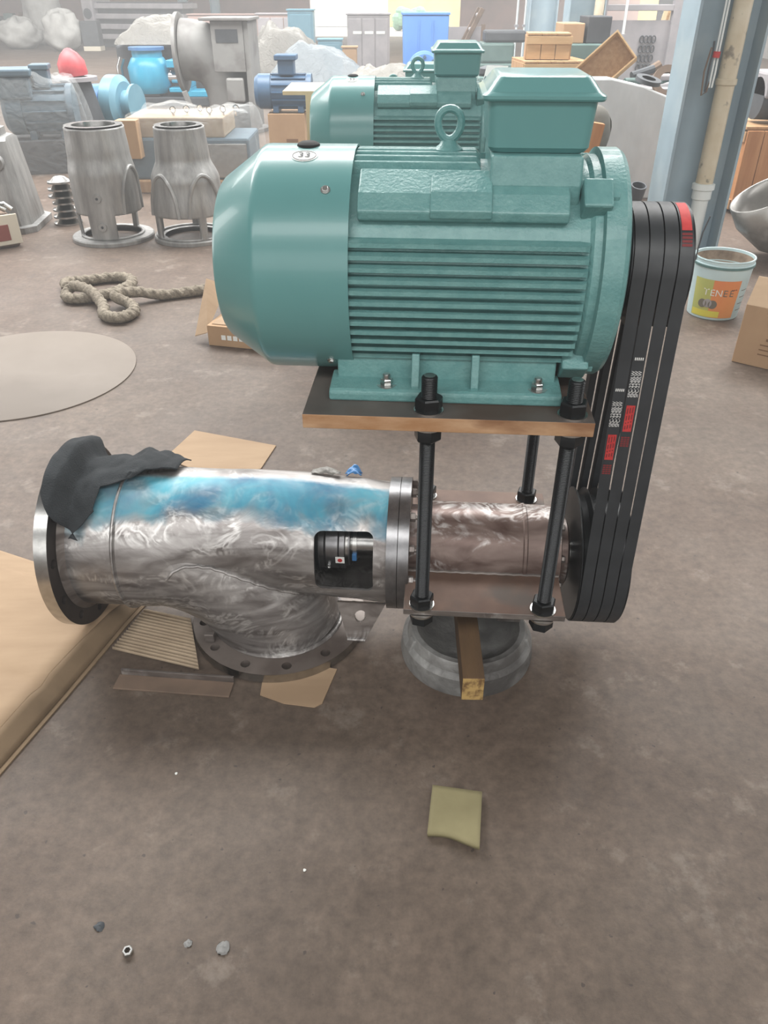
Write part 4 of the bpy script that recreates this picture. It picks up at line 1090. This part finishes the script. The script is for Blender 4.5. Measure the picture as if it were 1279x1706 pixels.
# things between the motor box and the partition
o = MB().grid(lambda u, v: (.11 * math.sin(math.pi * v) * math.cos(2 * math.pi * u) * (1 + .15 * noise.noise(Vector((u * 6, v * 4, 1)))), .10 * math.sin(math.pi * v) * math.sin(2 * math.pi * u), .17 - .165 * math.cos(math.pi * v)), 24, 14).build('filled_bag', 'bag_grey', None, smooth=80, loc=(1.335, 5.42, .50)); tag(o, 'grey filled bag on the low bench right of the terminal box', 'bag')
o = MB().span((-.055, -.03, 0), (.055, .03, .26)).build('small_carton', 'pine_red', None, loc=(1.25, 5.2, .504), smooth=0, bevel=.003); o.rotation_euler = (0, R(8), 0); tag(o, 'narrow cardboard piece leaning on the grey filled bag', 'carton')
o = MB().lathe([(0, .02), (.03, .024), (.045, .016), (.06, .014)], 16).build('small_bottle', 'orange_red', None, loc=(1.33, 5.08, .502), smooth=40); tag(o, 'little orange-red bottle on the low bench beside the grey bag', 'bottle')
t = thing('low_bench', 'low grey-green bench behind the front motor end shield', 'bench', (1.26, 5.3, 0))
MB().span((-.2, -.3, .46), (.19, .3, .5)).build('top', 'grey_green', t, smooth=0, bevel=.004)
for x in (-.19, .14):
    for y in (-.28, .24): MB().span((x, y, .001), (x + .04, y + .04, .46)).build('leg', 'grey_green', t, smooth=0, bevel=.003)

# ================================================================== LEFT BACKGROUND
# bell-shaped bracket castings
def bell(lab, x, y, rz, r_top, r_mid, prof_mid, arches, ringr, bosses=(), ribs=()):
    t = thing('bracket_casting', lab, 'casting', (x, y, 0), rz, 'silver bell castings')
    MB().lathe([(.001, ringr - .075), (.001, ringr), (.022, ringr), (.03, ringr - .006), (.03, ringr - .075)], 56, caps=False).build('base_ring', 'cast_silver', t, smooth=30)
    NU, NV = 96, 60; zt = .70
    def rad(z):
        for (z0, r0), (z1, r1) in zip(prof_mid, prof_mid[1:]):
            if z <= z1: 
                u = (z - z0) / (z1 - z0); u = u * u * (3 - 2 * u); return r0 + (r1 - r0) * u
        return prof_mid[-1][1]
    def open_(a, z):
        for (ac, hw, zb, zs, zh) in arches:
            da = (a - ac + 180) % 360 - 180
            if abs(da) < hw and zb < z < zs + (zh - zs) * math.sqrt(max(0, 1 - (da / hw) ** 2)): return True
        return False
    vs = []; fs = []
    for j in range(NV + 1):
        z = .03 + (zt - .03) * j / NV
        for i in range(NU):
            a = 2 * math.pi * i / NU; vs.append((rad(z) * math.cos(a), rad(z) * math.sin(a), z))
    for j in range(NV):
        for i in range(NU):
            if open_(360 * (i + .5) / NU, .03 + (zt - .03) * (j + .5) / NV): continue
            fs.append((j * NU + i, j * NU + (i + 1) % NU, (j + 1) * NU + (i + 1) % NU, (j + 1) * NU + i))
    MB().add(vs, fs).build('bell', 'cast_silver', t, smooth=50, solid=.022)
    MB().lathe([(zt - .02, r_top * .80), (zt, r_top * .82), (zt + .012, r_top * 1.0), (zt + .012, r_top * .74), (zt - .03, r_top * .72)], 48, caps=False).build('spigot', 'machined', t, smooth=30)
    for (ac, hw, z0, zh) in ribs:
        pts = []
        for k in range(25):
            q = -1 + 2 * k / 24; z = z0 + (zh - z0) * math.sqrt(max(0, 1 - q * q)); a = R(ac + hw * q * .999); rr = rad(z) + .012
            pts.append((rr * math.cos(a), rr * math.sin(a), z))
        MB().tube(pts, .014, 8).build('arch_rib', 'cast_silver', t)
    for a, z in bosses:
        d = Vector((math.cos(R(a)), math.sin(R(a)), 0)); p = d * (rad(z) - .005) + Vector((0, 0, z))
        bo = MB().cyl(p, p + d * .03, .03, .026, seg=20).build('boss', 'cast_silver', t)
        MB().cyl(p + d * .0301, p + d * .031, .009, seg=12).build('tapped_hole', 'machine_dark', bo)
    return t
bell('silver bell casting with two bosses, left of the pair behind the rope', -1.88, 5.52, 0, .185, .21, [(.03, .20), (.2, .205), (.42, .205), (.54, .188), (.70, .178)],
     [(322, 26, .04, .19, .19), (225, 22, .04, .19, .19), (20, 30, .04, .19, .19), (100, 40, .04, .19, .19), (170, 24, .04, .19, .19)], .275, ((272, .12), (272, .30)), ((345, 30, .19, .47),))
bell('silver bell casting with pointed arch ribs, nearest the motor cowl', -1.33, 5.52, 0, .155, .22, [(.03, .235), (.2, .235), (.38, .215), (.52, .165), (.70, .152)],
     [(262, 36, .04, .175, .175), (335, 28, .04, .175, .175), (60, 30, .04, .175, .175), (130, 30, .04, .175, .175), (190, 24, .04, .175, .175)], .26, (), ((236, 30, .175, .43), (312, 30, .175, .43)))
t = thing('square_casting', 'tall square silver casting with round boss at the left edge', 'casting', (-2.76, 5.85, 0), R(6))
sec = []
def sqr(h, c=.04): return [(h - c, -h), (h, -h + c), (h, h - c), (h - c, h), (-h + c, h), (-h, h - c), (-h, -h + c), (-h + c, -h)]
mbq = MB(); vs = []; fs = []
lev = [(.001, .27), (.04, .27), (.045, .23), (.3, .205), (.58, .175), (.60, .165), (.605, .13), (.65, .13), (.652, .11)]
for z, h in lev: vs += [(x, y, z) for x, y in sqr(h, h * .25 if z < .6 else h * .55)]
for k in range(len(lev) - 1): fs += [(k * 8 + i, k * 8 + (i + 1) % 8, k * 8 + 8 + (i + 1) % 8, k * 8 + 8 + i) for i in range(8)]
fs += [tuple(range(7, -1, -1)), tuple((len(lev) - 1) * 8 + i for i in range(8))]
mbq.add(vs, fs).build('body', 'cast_silver', t, smooth=25)
MB().cyl((.10, -.19, .46), (.10, -.225, .455), .055, .05, seg=28).build('boss', 'cast_silver', t)
MB().cyl((.10, -.226, .455), (.10, -.228, .455), .02, seg=16).build('boss_hole', 'machine_dark', t)
# toolbox with hoses
t = thing('tool_box', 'red and cream tool box with silver hose fittings at the left edge', 'tool box', (-2.64, 5.30, 0), R(38))
MB().span((-.18, -.12, .001), (.16, .14, .19)).build('body', 'rusty_brown', t, smooth=0, bevel=.02)
MB().span((-.19, -.132, .02), (.17, -.12, .21)).build('cream_panel', 'cream_trim', t, smooth=0, bevel=.012)
MB().span((-.15, -.138, .05), (.10, -.132, .15)).build('red_panel', 'red_oxide', t, smooth=0, bevel=.004)
for k in range(3): MB().tube([(-.16 + .07 * k, -.05, .2), (-.08 + .07 * k, -.02, .26), (.02 + .06 * k, .02, .25), (.1 + .04 * k, .0, .21)], .016, 10).build('hose', 'zinc', t)
# stack of shiny turned parts
for k in range(7):
    r_ = .10 - .006 * ((k * 5) % 4)
    o = MB().lathe([(0, .02), (0, r_), (.012, r_), (.016, r_ * .8), (.04, r_ * .45), (.045, .02)], 28).build('turned_disc', 'machined', None, loc=(-2.335 + .025 * ((k * 3) % 3), 5.92, .001 + .047 * k), smooth=30)
    tag(o, ('lowest', 'second lowest', 'third lowest', 'middle', 'third from top', 'second from top', 'topmost')[k] + ' shiny turned steel disc in the stack between the silver castings', 'metal disc', 'stack of turned discs')

t = thing('wooden_board', 'narrow pale wooden board standing at the left edge behind the square casting', 'board', (-3.26, 7.05, 0))
MB().span((-.07, -.02, .001), (.045, .02, .98)).build('board', 'pine_light', t, smooth=0, bevel=.003)
MB().span((-.07, .02, .001), (-.02, .3, .05)).build('foot', 'pine', t, smooth=0, bevel=.003)
# --- simple pump motors standing farther back
def small_motor(par, c, L, r, m, box_up=True, fin=14):
    c = Vector(c)
    MB().lathe([(-L / 2, r * .3), (-L / 2, r * .8), (-L / 2 + .04, r * .98), (-L * .22, r * .98), (-L * .22, r * .9), (L * .42, r * .9), (L * .42, r), (L / 2, r), (L / 2, r * .3)], 36, c, 'x').build('housing', m, par, smooth=30)
    for k in range(fin):
        a = 2 * math.pi * k / fin; d = Vector((0, math.cos(a), math.sin(a))); tn = Vector((0, -d.z, d.y))
        MB().add([c + Vector((x, 0, 0)) + d * q + tn * w for x in (-L * .2, L * .4) for q, w in ((r * .85, -.008), (r, -.005), (r, .005), (r * .85, .008))],
                 [(0, 1, 2, 3), (4, 5, 6, 7), (0, 1, 5, 4), (1, 2, 6, 5), (2, 3, 7, 6)]).build('fin', m, par, smooth=0)
    if box_up:
        MB().span((c.x - .0, c.y - r * .5, c.z + r * .85), (c.x + L * .22, c.y + r * .4, c.z + r * 1.55)).build('terminal_box', m, par, smooth=0, bevel=.012)
        MB().span((c.x - .015, c.y - r * .55, c.z + r * 1.55), (c.x + L * .22 + .015, c.y + r * .45, c.z + r * 1.75)).build('box_lid', m, par, smooth=0, bevel=.01)
    for x in (-L * .14, L * .3):
        MB().span((c.x + x - .03, c.y - r * .8, c.z - r * 1.12), (c.x + x + .03, c.y + r * .8, c.z - r * .75)).build('foot', m, par, smooth=0, bevel=.006)
def wrap(fn, name, m, lab, cat, loc, nu=40, nv=30, solid=0, rz=0):
    o = MB().grid(fn, nu, nv).build(name, m, None, smooth=80, loc=loc, recalc=False); o.rotation_euler = (0, 0, rz); tag(o, lab, cat); return o
def dome(w, d, h, seed, skirt=.3, rough=.06):
    def fn(u, v):
        x, y = (u - .5) * 2, (v - .5) * 2
        q = max(abs(x), abs(y)); e = min(1, max(0, (q - (1 - skirt)) / skirt))
        n = noise.noise(Vector((x * 2.3 + seed, y * 2.3, seed * 1.7))) + .5 * noise.noise(Vector((x * 6 + seed, y * 6, seed)))
        z = h * (1 - e ** 1.6) * (1 + rough * 1.2 * n) + .002
        return (x * w * (1 - .12 * e * e) * (1 + .1 * n * e), y * d * (1 - .12 * e * e), max(.004, z + rough * .5 * h * n * (1 - e)))
    return fn
t = thing('wrapped_motor', 'slate-blue motor under clear film behind the square silver casting', 'motor', (-3.18, 8.0, 0), R(12))
small_motor(t, (0, 0, .52), .62, .21, 'slate_paint')
MB().span((-.34, -.2, .62), (-.02, .12, .80)).build('terminal_box', 'slate_paint', t, smooth=0, bevel=.02)
MB().span((-.37, -.23, .80), (.01, .15, .86)).build('box_lid', 'slate_paint', t, smooth=0, bevel=.015)
MB().span((-.32, -.22, .001), (.32, .22, .29)).build('base', 'machine_dark', t, smooth=0, bevel=.01)
MB().grid(dome(.50, .36, .80, 2.2, .42), 40, 30).build('plastic_wrap', 'clear_film', t, smooth=80, recalc=False)
t = thing('volute_pump', 'blue volute pump with round casing behind the left silver bell', 'pump', (-2.80, 9.1, 0), R(-14))
MB().lathe([(-.10, .06), (-.10, .20), (-.06, .26), (.06, .26), (.10, .2), (.10, .06)], 40, (0, 0, .46), 'x').build('volute', 'pale_blue_paint', t, smooth=30)
MB().lathe([(-.36, .05), (-.36, .16), (-.12, .18), (-.1, .05)], 36, (0, 0, .46), 'x').build('bearing_frame', 'blue_paint', t, smooth=30)
MB().lathe([(.10, .05), (.1, .12), (.2, .12), (.2, .18), (.23, .18), (.23, .05)], 36, (0, 0, .46), 'x').build('suction_nozzle', 'pale_blue_paint', t, smooth=30)
for x in (-.32, -.06): MB().span((x, -.16, .001), (x + .06, .16, .32)).build('foot', 'blue_paint', t, smooth=0, bevel=.008)
MB().span((-.42, -.2, .0005), (.3, .2, .08)).build('base', 'machine_dark', t, smooth=0, bevel=.01)
t = thing('covered_pump', 'dark pump body under cloudy film between the slate motor and blue volute', 'pump', (-3.04, 8.66, 0))
MB().lathe([(.001, .2), (.3, .22), (.6, .16), (.70, .14)], 28).build('body', 'machine_dark', t)
MB().lathe([(.70, .1), (.70, .21), (.735, .21), (.735, .1)], 28).build('flange', 'machine_grey', t)
o = MB().lathe([(0, .125), (.02, .135), (.12, .13), (.19, .085), (.235, .03), (.24, .002)], 32).build('flange_cap', 'red_plastic', None, loc=(-3.04, 8.66, .7375), smooth=40); o.rotation_euler = (0, R(-6), 0); tag(o, 'red plastic cap covering the pump flange at left', 'cap')
# cyan pump
t = thing('cyan_pump', 'bright cyan pump with open bearing bracket left of the grey elbow casting', 'pump', (-3.55, 13.3, 0))
MB().lathe([(.16, .12), (.16, .24), (.25, .30), (.50, .31), (.62, .24), (.63, .22), (.72, .22)], 40, (.02, 0, 0)).build('volute', 'cyan_paint', t, smooth=35)
MB().lathe([(.72, .2), (.72, .26), (.76, .26), (.76, .2)], 36, (.02, 0, 0)).build('flange', 'blue_paint', t, smooth=30)
for a, b_ in (((.33, -.2, .50), (.66, .2, .60)), ((.33, -.2, .18), (.66, .2, .24)), ((.55, -.2, .24), (.66, .2, .5)), ((.6, -.2, .12), (.95, .2, .2))): MB().span(a, b_).build('bracket', 'cyan_paint', t, smooth=0, bevel=.01)
MB().lathe([(.28, .03), (.28, .09), (.56, .09)], 20, (0, 0, .37), 'x').build('shaft', 'chrome', t)
MB().tube([(-.36, 0, .62), (-.42, 0, .5), (-.42, 0, .3), (-.38, 0, .2)], .05, 12).build('steel_pipe', 'machined', t)
MB().span((-.3, -.25, .001), (.9, .25, .12)).build('base', 'machine_dark', t, smooth=0, bevel=.01)
MB().span((-.1, -.1, .12), (.15, .1, .18)).build('foot', 'machine_grey', t, smooth=0)
wrap(dome(.72, .5, .34, 5.1, .85, .12), 'plastic_sheet', 'milky_film', 'milky plastic sheet heaped over the top of the cyan pump', 'plastic sheet', (-3.42, 13.95, .77))
o = MB().span((-.8, -.45, 0), (.8, .45, .75)).build('covered_crate', 'machine_dark', None, loc=(-3.35, 14.3, 0), smooth=0, bevel=.03); tag(o, 'dark crate behind the cyan pump under the milky sheet', 'crate')
# big grey elbow casting
t = thing('elbow_casting', 'big matt grey elbow casting with square frame, left of the blue motor', 'casting', (-1.95, 10.6, 0))
pe = [Vector((-.42 + .0 * k, 0, 0)) for k in range(1)]
cp = [Vector((-.42, 0, .86)), Vector((.02, 0, .86)), Vector((.12, 0, .62)), Vector((.14, 0, .03))]
pth = []
for k in range(21):
    u = k / 20; w = 1 - u; pth.append(cp[0] * w ** 3 + cp[1] * 3 * w * w * u + cp[2] * 3 * w * u * u + cp[3] * u ** 3)
MB().tube(pth, [.32 - .03 * k / 20 for k in range(21)], 48).build('elbow', 'casting_grey', t, smooth=50)
MB().lathe([(-.47, .25), (-.47, .41), (-.43, .41), (-.43, .25)], 48, (0, 0, .83), 'x').build('flange', 'casting_grey', t, smooth=30)
MB().span((.36, -.40, .001), (.42, .35, 1.16)).build('side_plate', 'casting_grey', t, smooth=0, bevel=.006)
MB().span((.0, -.42, .66), (.36, -.38, 1.16)).build('front_plate', 'casting_grey', t, smooth=0, bevel=.006)
MB().span((-.12, -.45, 1.16), (.45, .38, 1.19)).build('top_plate', 'casting_grey', t, smooth=0, bevel=.006)
MB().span((.05, -.424, .95), (.30, -.40, 1.08)).build('slot', 'machine_dark', t, smooth=0)
MB().span((.12, -.44, .35), (.32, -.3, .6)).build('boss', 'casting_grey', t, smooth=0, bevel=.02)
MB().box((-.33, -.3, .22), (.06, .05, .5), Matrix.Rotation(R(-18), 3, 'Y')).build('stay', 'casting_grey', t, smooth=0, bevel=.006)
MB().lathe([(.001, .3), (.001, .38), (.04, .38), (.04, .3)], 40, (.14, 0, 0), caps=False).build('base_flange', 'casting_grey', t)
# film-wrapped boxes in front of it
t = thing('wrapped_pallet', 'pallet of boxed parts wrapped in clear film behind the silver bells', 'pallet', (-1.62, 7.3, 0))
MB().span((-.55, -.35, .001), (.55, .35, .1)).build('pallet', 'pine', t, smooth=0, bevel=.01)
MB().span((-.52, -.30, .101), (.5, .3, .42)).build('boxed_parts', 'slate_paint', t, smooth=0, bevel=.02)
MB().span((-.50, -.28, .42), (.3, .28, .57)).build('carton_layer', 'kraft_grey', t, smooth=0, bevel=.01)
MB().span((.02, -.33, .12), (.48, -.30, .38)).build('silver_panel', 'machined', t, smooth=0, bevel=.006)
for k in range(6):
    x = -.12 + .1 * k; mb = MB(); mb.tube([(x + .022 * math.cos(R(36 * q)), -.2 + .06 * (k % 3), .615 + .024 * math.sin(R(36 * q))) for q in range(10)], .007, 6, closed=True); mb.cyl((x, -.2 + .06 * (k % 3), .56), (x, -.2 + .06 * (k % 3), .595), .012, seg=8); mb.build('eye_bolt', 'chrome', t)
MB().grid(dome(.64, .44, .60, 3.3, .25), 40, 30).build('plastic_wrap', 'clear_film', t, smooth=80, recalc=False)
MB().span((-.55, -.42, .28), (-.38, -.30, .565)).build('side_carton', 'carton', t, smooth=0, bevel=.003)
# blue motor on a carton
t = thing('carton', 'brown carton carrying the small blue motor', 'carton', (-1.0, 9.05, 0))
MB().span((-.20, -.2, .001), (.18, .2, .385)).build('body', 'carton', t, smooth=0, bevel=.006)
MB().span((-.02, -.203, .12), (.10, -.2, .15)).build('printed_mark', 'print_brown', t, smooth=0)
t = thing('blue_motor', 'small blue motor standing on a brown carton left of the plywood board', 'motor', (-1.03, 9.0, .386))
small_motor(t, (0, 0, .19), .58, .165, 'navy_paint', False)
MB().span((-.04, -.1, .34), (.12, .1, .47)).build('terminal_box', 'navy_paint', t, smooth=0, bevel=.012)
MB().span((-.07, -.12, .47), (.15, .12, .52)).build('box_lid', 'navy_paint', t, smooth=0, bevel=.01)
# plywood board by the second motor
t = thing('plywood_trestle', 'pale plywood board on an upright batten left of the second motor', 'board', (-.32, 3.98, 0))
MB().span((-.12, -.2, 1.045), (.12, .2, 1.06)).build('top', 'plywood', t, smooth=0)
MB().span((-.022, -.2, .001), (.012, -.17, 1.045)).build('upright', 'plywood', t, smooth=0)
MB().span((-.022, .15, .001), (.012, .18, 1.045)).build('upright', 'plywood', t, smooth=0)
# blue bin and round blue pump
t = thing('blue_bin', 'tall bright blue sheet-metal bin behind the second teal motor', 'bin', (.60, 13.3, 0))
MB().prism([(-.30, .02), (.31, .02), (.33, 1.16), (-.33, 1.16)], -.3, .3).build('body', 'bin_blue', t, smooth=0, bevel=.01)
MB().span((-.345, -.315, 1.16), (.345, .315, 1.19)).build('rim', 'bin_blue', t, smooth=0, bevel=.006)
for x in (-.1, .1): MB().span((x - .008, -.312, .1), (x + .008, -.30, 1.1)).build('pressed_rib', 'bin_blue', t, smooth=0)
t = thing('round_pump', 'deep blue round pump casing in front of the blue bin', 'pump', (.56, 12.4, 0))
MB().lathe([(-.1, .06), (-.1, .2), (-.07, .235), (.07, .235), (.1, .2), (.1, .06)], 40, (0, 0, .52), 'y').build('casing', 'bin_blue', t, smooth=30)
MB().span((-.2, -.15, .001), (.2, .15, .3)).build('base', 'bin_blue', t, smooth=0, bevel=.01)
for k in range(8): 
    a = R(45 * k); mb = MB(); hexnut(mb, (.17 * math.cos(a), -.1, .52 + .17 * math.sin(a)), (0, -1, 0), .04, .02); mb.build('casing_bolt', 'navy_paint', t)
# plastic covered heaps
wrap(dome(1.0, .7, .72, 7.7, .75, .12), 'plastic_sheet', 'blue_tint_film', 'wide pale blue plastic sheet over the heap behind the blue motor', 'plastic sheet', (-1.0, 13.4, 0))
wrap(dome(.9, .6, .90, 9.4, .8, .14), 'plastic_sheet', 'milky_film', 'milky plastic sheet over the heap right of the grey elbow casting', 'plastic sheet', (-1.75, 15.6, 0))
wrap(dome(.8, .5, .66, 4.6, .7, .14), 'plastic_sheet', 'milky_film', 'small milky sheet heap directly behind the second motor cowl', 'plastic sheet', (.02, 11.2, 0))
# cabinets and bins at the far door
def cab(name, lab, loc, w, d, h, m, cat, doors=0, m2=None):
    t = thing(name, lab, cat, loc)
    MB().span((-w / 2, -d / 2, .001), (w / 2, d / 2, h)).build('body', m, t, smooth=0, bevel=.02)
    for k in range(doors):
        x0 = -w / 2 + .03 + k * (w - .06) / doors
        MB().span((x0 + .01, -d / 2 - .02, .08), (x0 + (w - .06) / doors - .01, -d / 2, h - .06)).build('panel', m2 or m, t, smooth=0, bevel=.008)
    MB().span((-w / 2 - .02, -d / 2 - .02, h), (w / 2 + .02, d / 2 + .02, h + .03)).build('top', m2 or m, t, smooth=0, bevel=.006)
    return t
cab('tall_cabinet', 'tall pale blue cabinet left of the bright doorway', (-1.72, 19.0, 0), .52, .5, 1.12, 'pale_blue_paint', 'cabinet', 1)
cab('small_machine', 'small turquoise machine below the bright doorway', (-1.05, 17.6, 0), .46, .4, .66, 'pale_blue_paint', 'machine', 1)
cab('small_carton', 'small yellow-brown carton beside the grey bin at the doorway', (-.62, 16.2, 0), .26, .26, .60, 'carton', 'carton')
t = cab('grey_bin', 'grey slatted bin in front of the bright doorway', (-.32, 19.0, 0), .88, .6, 1.05, 'machine_grey', 'bin', 3)
for k in range(3): MB().span((-.32 + .24 * k, -.325, .72), (-.14 + .24 * k, -.32, .77)).build('slot', 'label_white', t, smooth=0)
cab('tool_cabinet', 'brown panelled cabinet at the back wall beyond the grey elbow', (-4.1, 24.0, 0), 2.0, .6, .95, 'brick_wall', 'cabinet', 5)
cab('tool_cabinet', 'reddish cabinet beside the tall pale blue cabinet', (-2.55, 22.0, 0), 1.0, .6, 1.0, 'brick_wall', 'cabinet', 3, 'machine_grey')
t = thing('shrub', 'pale green shrub outside in the bright doorway', 'shrub', (1.2, 42.0, 0))
for k in range(26):
    a = k * 2.4; r_ = .25 + .08 * (k % 5)
    MB().grid(lambda u, v: (r_ * math.cos(a) + .28 * math.sin(math.pi * v) * math.cos(6.283 * u), r_ * math.sin(a) + .28 * math.sin(math.pi * v) * math.sin(6.283 * u), .22 + .06 * (k % 9) + .25 * math.cos(math.pi * v)), 8, 5).build('leaf_clump', 'leaf_green', t, smooth=0)
# long machine with racks at upper left
t = thing('machine_bed', 'long grey machine bed with stacked rails, behind the white sacks', 'machine', (-7.4, 28.5, 0), R(-18))
for k in range(4): MB().span((-1.6, -.5, .22 + .27 * k), (1.6, .4, .36 + .27 * k)).build('rail', 'machine_grey', t, smooth=0, bevel=.02)
MB().span((-1.5, -.35, .001), (1.5, .3, 1.2)).build('core', 'machine_dark', t, smooth=0, bevel=.02)
MB().span((-1.9, -.6, .001), (-1.5, .4, 1.35)).build('headstock', 'machine_grey', t, smooth=0, bevel=.04)
for k in range(2): MB().lathe([(-.62, .05), (-.62, .14), (-.58, .14)], 24, (-1.7 + .0 * k, 0, .5 + .4 * k), 'y').build('handwheel', 'machine_dark', t)
t = thing('control_box', 'dark green box on a pale block beside the white sacks', 'box', (-8.62, 26.7, 0))
MB().span((-.25, -.2, .12), (.25, .2, .75)).build('body', 'machine_dark', t, smooth=0, bevel=.02)
MB().span((-.25, -.22, .001), (.25, .22, .12)).build('block', 'cream_trim', t, smooth=0, bevel=.01)
def sack(lab, loc, w, d, h, seed):
    def fn(u, v):
        a, b = 2 * math.pi * u, math.pi * v
        n = noise.noise(Vector((math.cos(a) * 1.6 + seed, math.sin(a) * 1.6, b * 1.3))) + .4 * noise.noise(Vector((math.cos(a) * 4, math.sin(a) * 4 + seed, b * 4)))
        k = 1 + .26 * n; s = math.sin(b) ** .55
        return (w * s * math.cos(a) * k, d * s * math.sin(a) * k, max(0, h * (.5 - .5 * math.cos(b) ** 1 if False else (.5 + .5 * math.cos(b))) * (1 + .18 * n)))
    o = MB().grid(fn, 36, 20).build('bulk_sack', 'sack_white', None, smooth=80, loc=loc); tag(o, lab, 'sack', 'white bulk sacks'); return o
sack('squat white bulk sack farthest left at the back of the hall', (-11.1, 27.6, 0), .62, .5, .78, 1.2)
sack('upright white bulk sack nearest the dark green box', (-9.45, 26.6, 0), .52, .45, .98, 4.1)
sack('tallest white bulk sack, standing behind the other two', (-11.0, 29.6, 0), .62, .5, 1.45, 7.3)
t = thing('scrap_heap', 'dark heap of scrap behind the squat white sack', 'scrap pile', (-13.0, 30.9, 0))
for k in range(12): MB().box((-.6 + .13 * k, .1 * (k % 3), .35 + .12 * (k % 4)), (.5, .3, .3), Matrix.Rotation(k * .7, 3, 'Z') @ Matrix.Rotation(k * .45, 3, 'X')).build('scrap_piece', ('machine_dark', 'grey_green', 'rusty_brown')[k % 3], t, smooth=0)
# stair-like conveyor and green machines right of the bin
t = thing('conveyor_frame', 'sloping brown conveyor frame right of the blue bin', 'conveyor', (1.25, 15.0, 0))
for y in (-.25, .25): MB().box((.02, y, .62), (.07, .06, 1.35), Matrix.Rotation(R(28), 3, 'Y')).build('side_rail', 'rusty_brown', t, smooth=0, bevel=.008)
for k in range(6): MB().cyl((-.25 + .11 * k, -.25, .12 + .2 * k), (-.25 + .11 * k, .25, .12 + .2 * k), .03, seg=10).build('roller', 'machine_grey', t)
for x in (-.3, .33): MB().span((x, -.3, .001), (x + .06, -.24, 1.0)).build('leg', 'rusty_brown', t, smooth=0)
MB().span((-.35, .3, .001), (.4, .34, .95)).build('panel', 'machine_grey', t, smooth=0)
t = thing('green_machine', 'dark grey-green machine with stepped top left of the pale crates', 'machine', (1.62, 12.4, 0))
MB().span((-.35, -.3, .001), (.35, .3, .62)).build('body', 'grey_green', t, smooth=0, bevel=.02)
MB().span((-.30, -.25, .62), (.15, .25, .86)).build('housing', 'grey_green', t, smooth=0, bevel=.03)
MB().span((-.25, -.2, .86), (.3, .2, 1.0)).build('cover', 'machine_dark', t, smooth=0, bevel=.03)
MB().lathe([(-.36, .05), (-.36, .13), (-.30, .13)], 24, (.2, 0, .4), 'y').build('gear_cover', 'machine_dark', t)
t = thing('green_machine', 'smaller grey-green gearbox between the second motor box and the crates', 'machine', (1.02, 8.2, 0))
MB().span((-.17, -.17, .001), (.17, .17, .78)).build('body', 'grey_green', t, smooth=0, bevel=.03)
MB().lathe([(.78, .13), (.8, .15), (.84, .15), (.86, .08)], 28).build('flange', 'machine_dark', t)
for k in range(3):
    t = thing('wall_pipe', ['left white service pipe behind the crates', 'middle white service pipe behind the crates', 'right white service pipe behind the crates'][k], 'pipe', (1.98 + .12 * k + (.5 if k == 2 else 0), 13.6 - (3.3 if k == 2 else 0), 0))
    MB().cyl((0, 0, .001), (0, 0, 7.19), .016, seg=10).build('pipe', 'white_pvc', t)
    for z in (1.0, 2.6): MB().span((-.03, -.02, z), (.03, .03, z + .03)).build('clip', 'machine_grey', t, smooth=0)
# paper slip and wood chips on the second motor's box
o = MB().add([(-.06, -.03, 0), (.03, -.045, .0), (.06, .03, .09), (-.03, .045, .09), (-.06, -.028, .003), (.03, -.043, .003), (.06, .032, .093), (-.03, .047, .093)], [(0, 1, 2, 3), (4, 5, 6, 7), (0, 1, 5, 4), (1, 2, 6, 5), (2, 3, 7, 6), (3, 0, 4, 7)]).build('paper_slip', 'label_white', None, loc=(.47, 3.75, 1.062), smooth=0)
tag(o, 'folded white paper slip leaning by the second motor terminal box', 'paper')
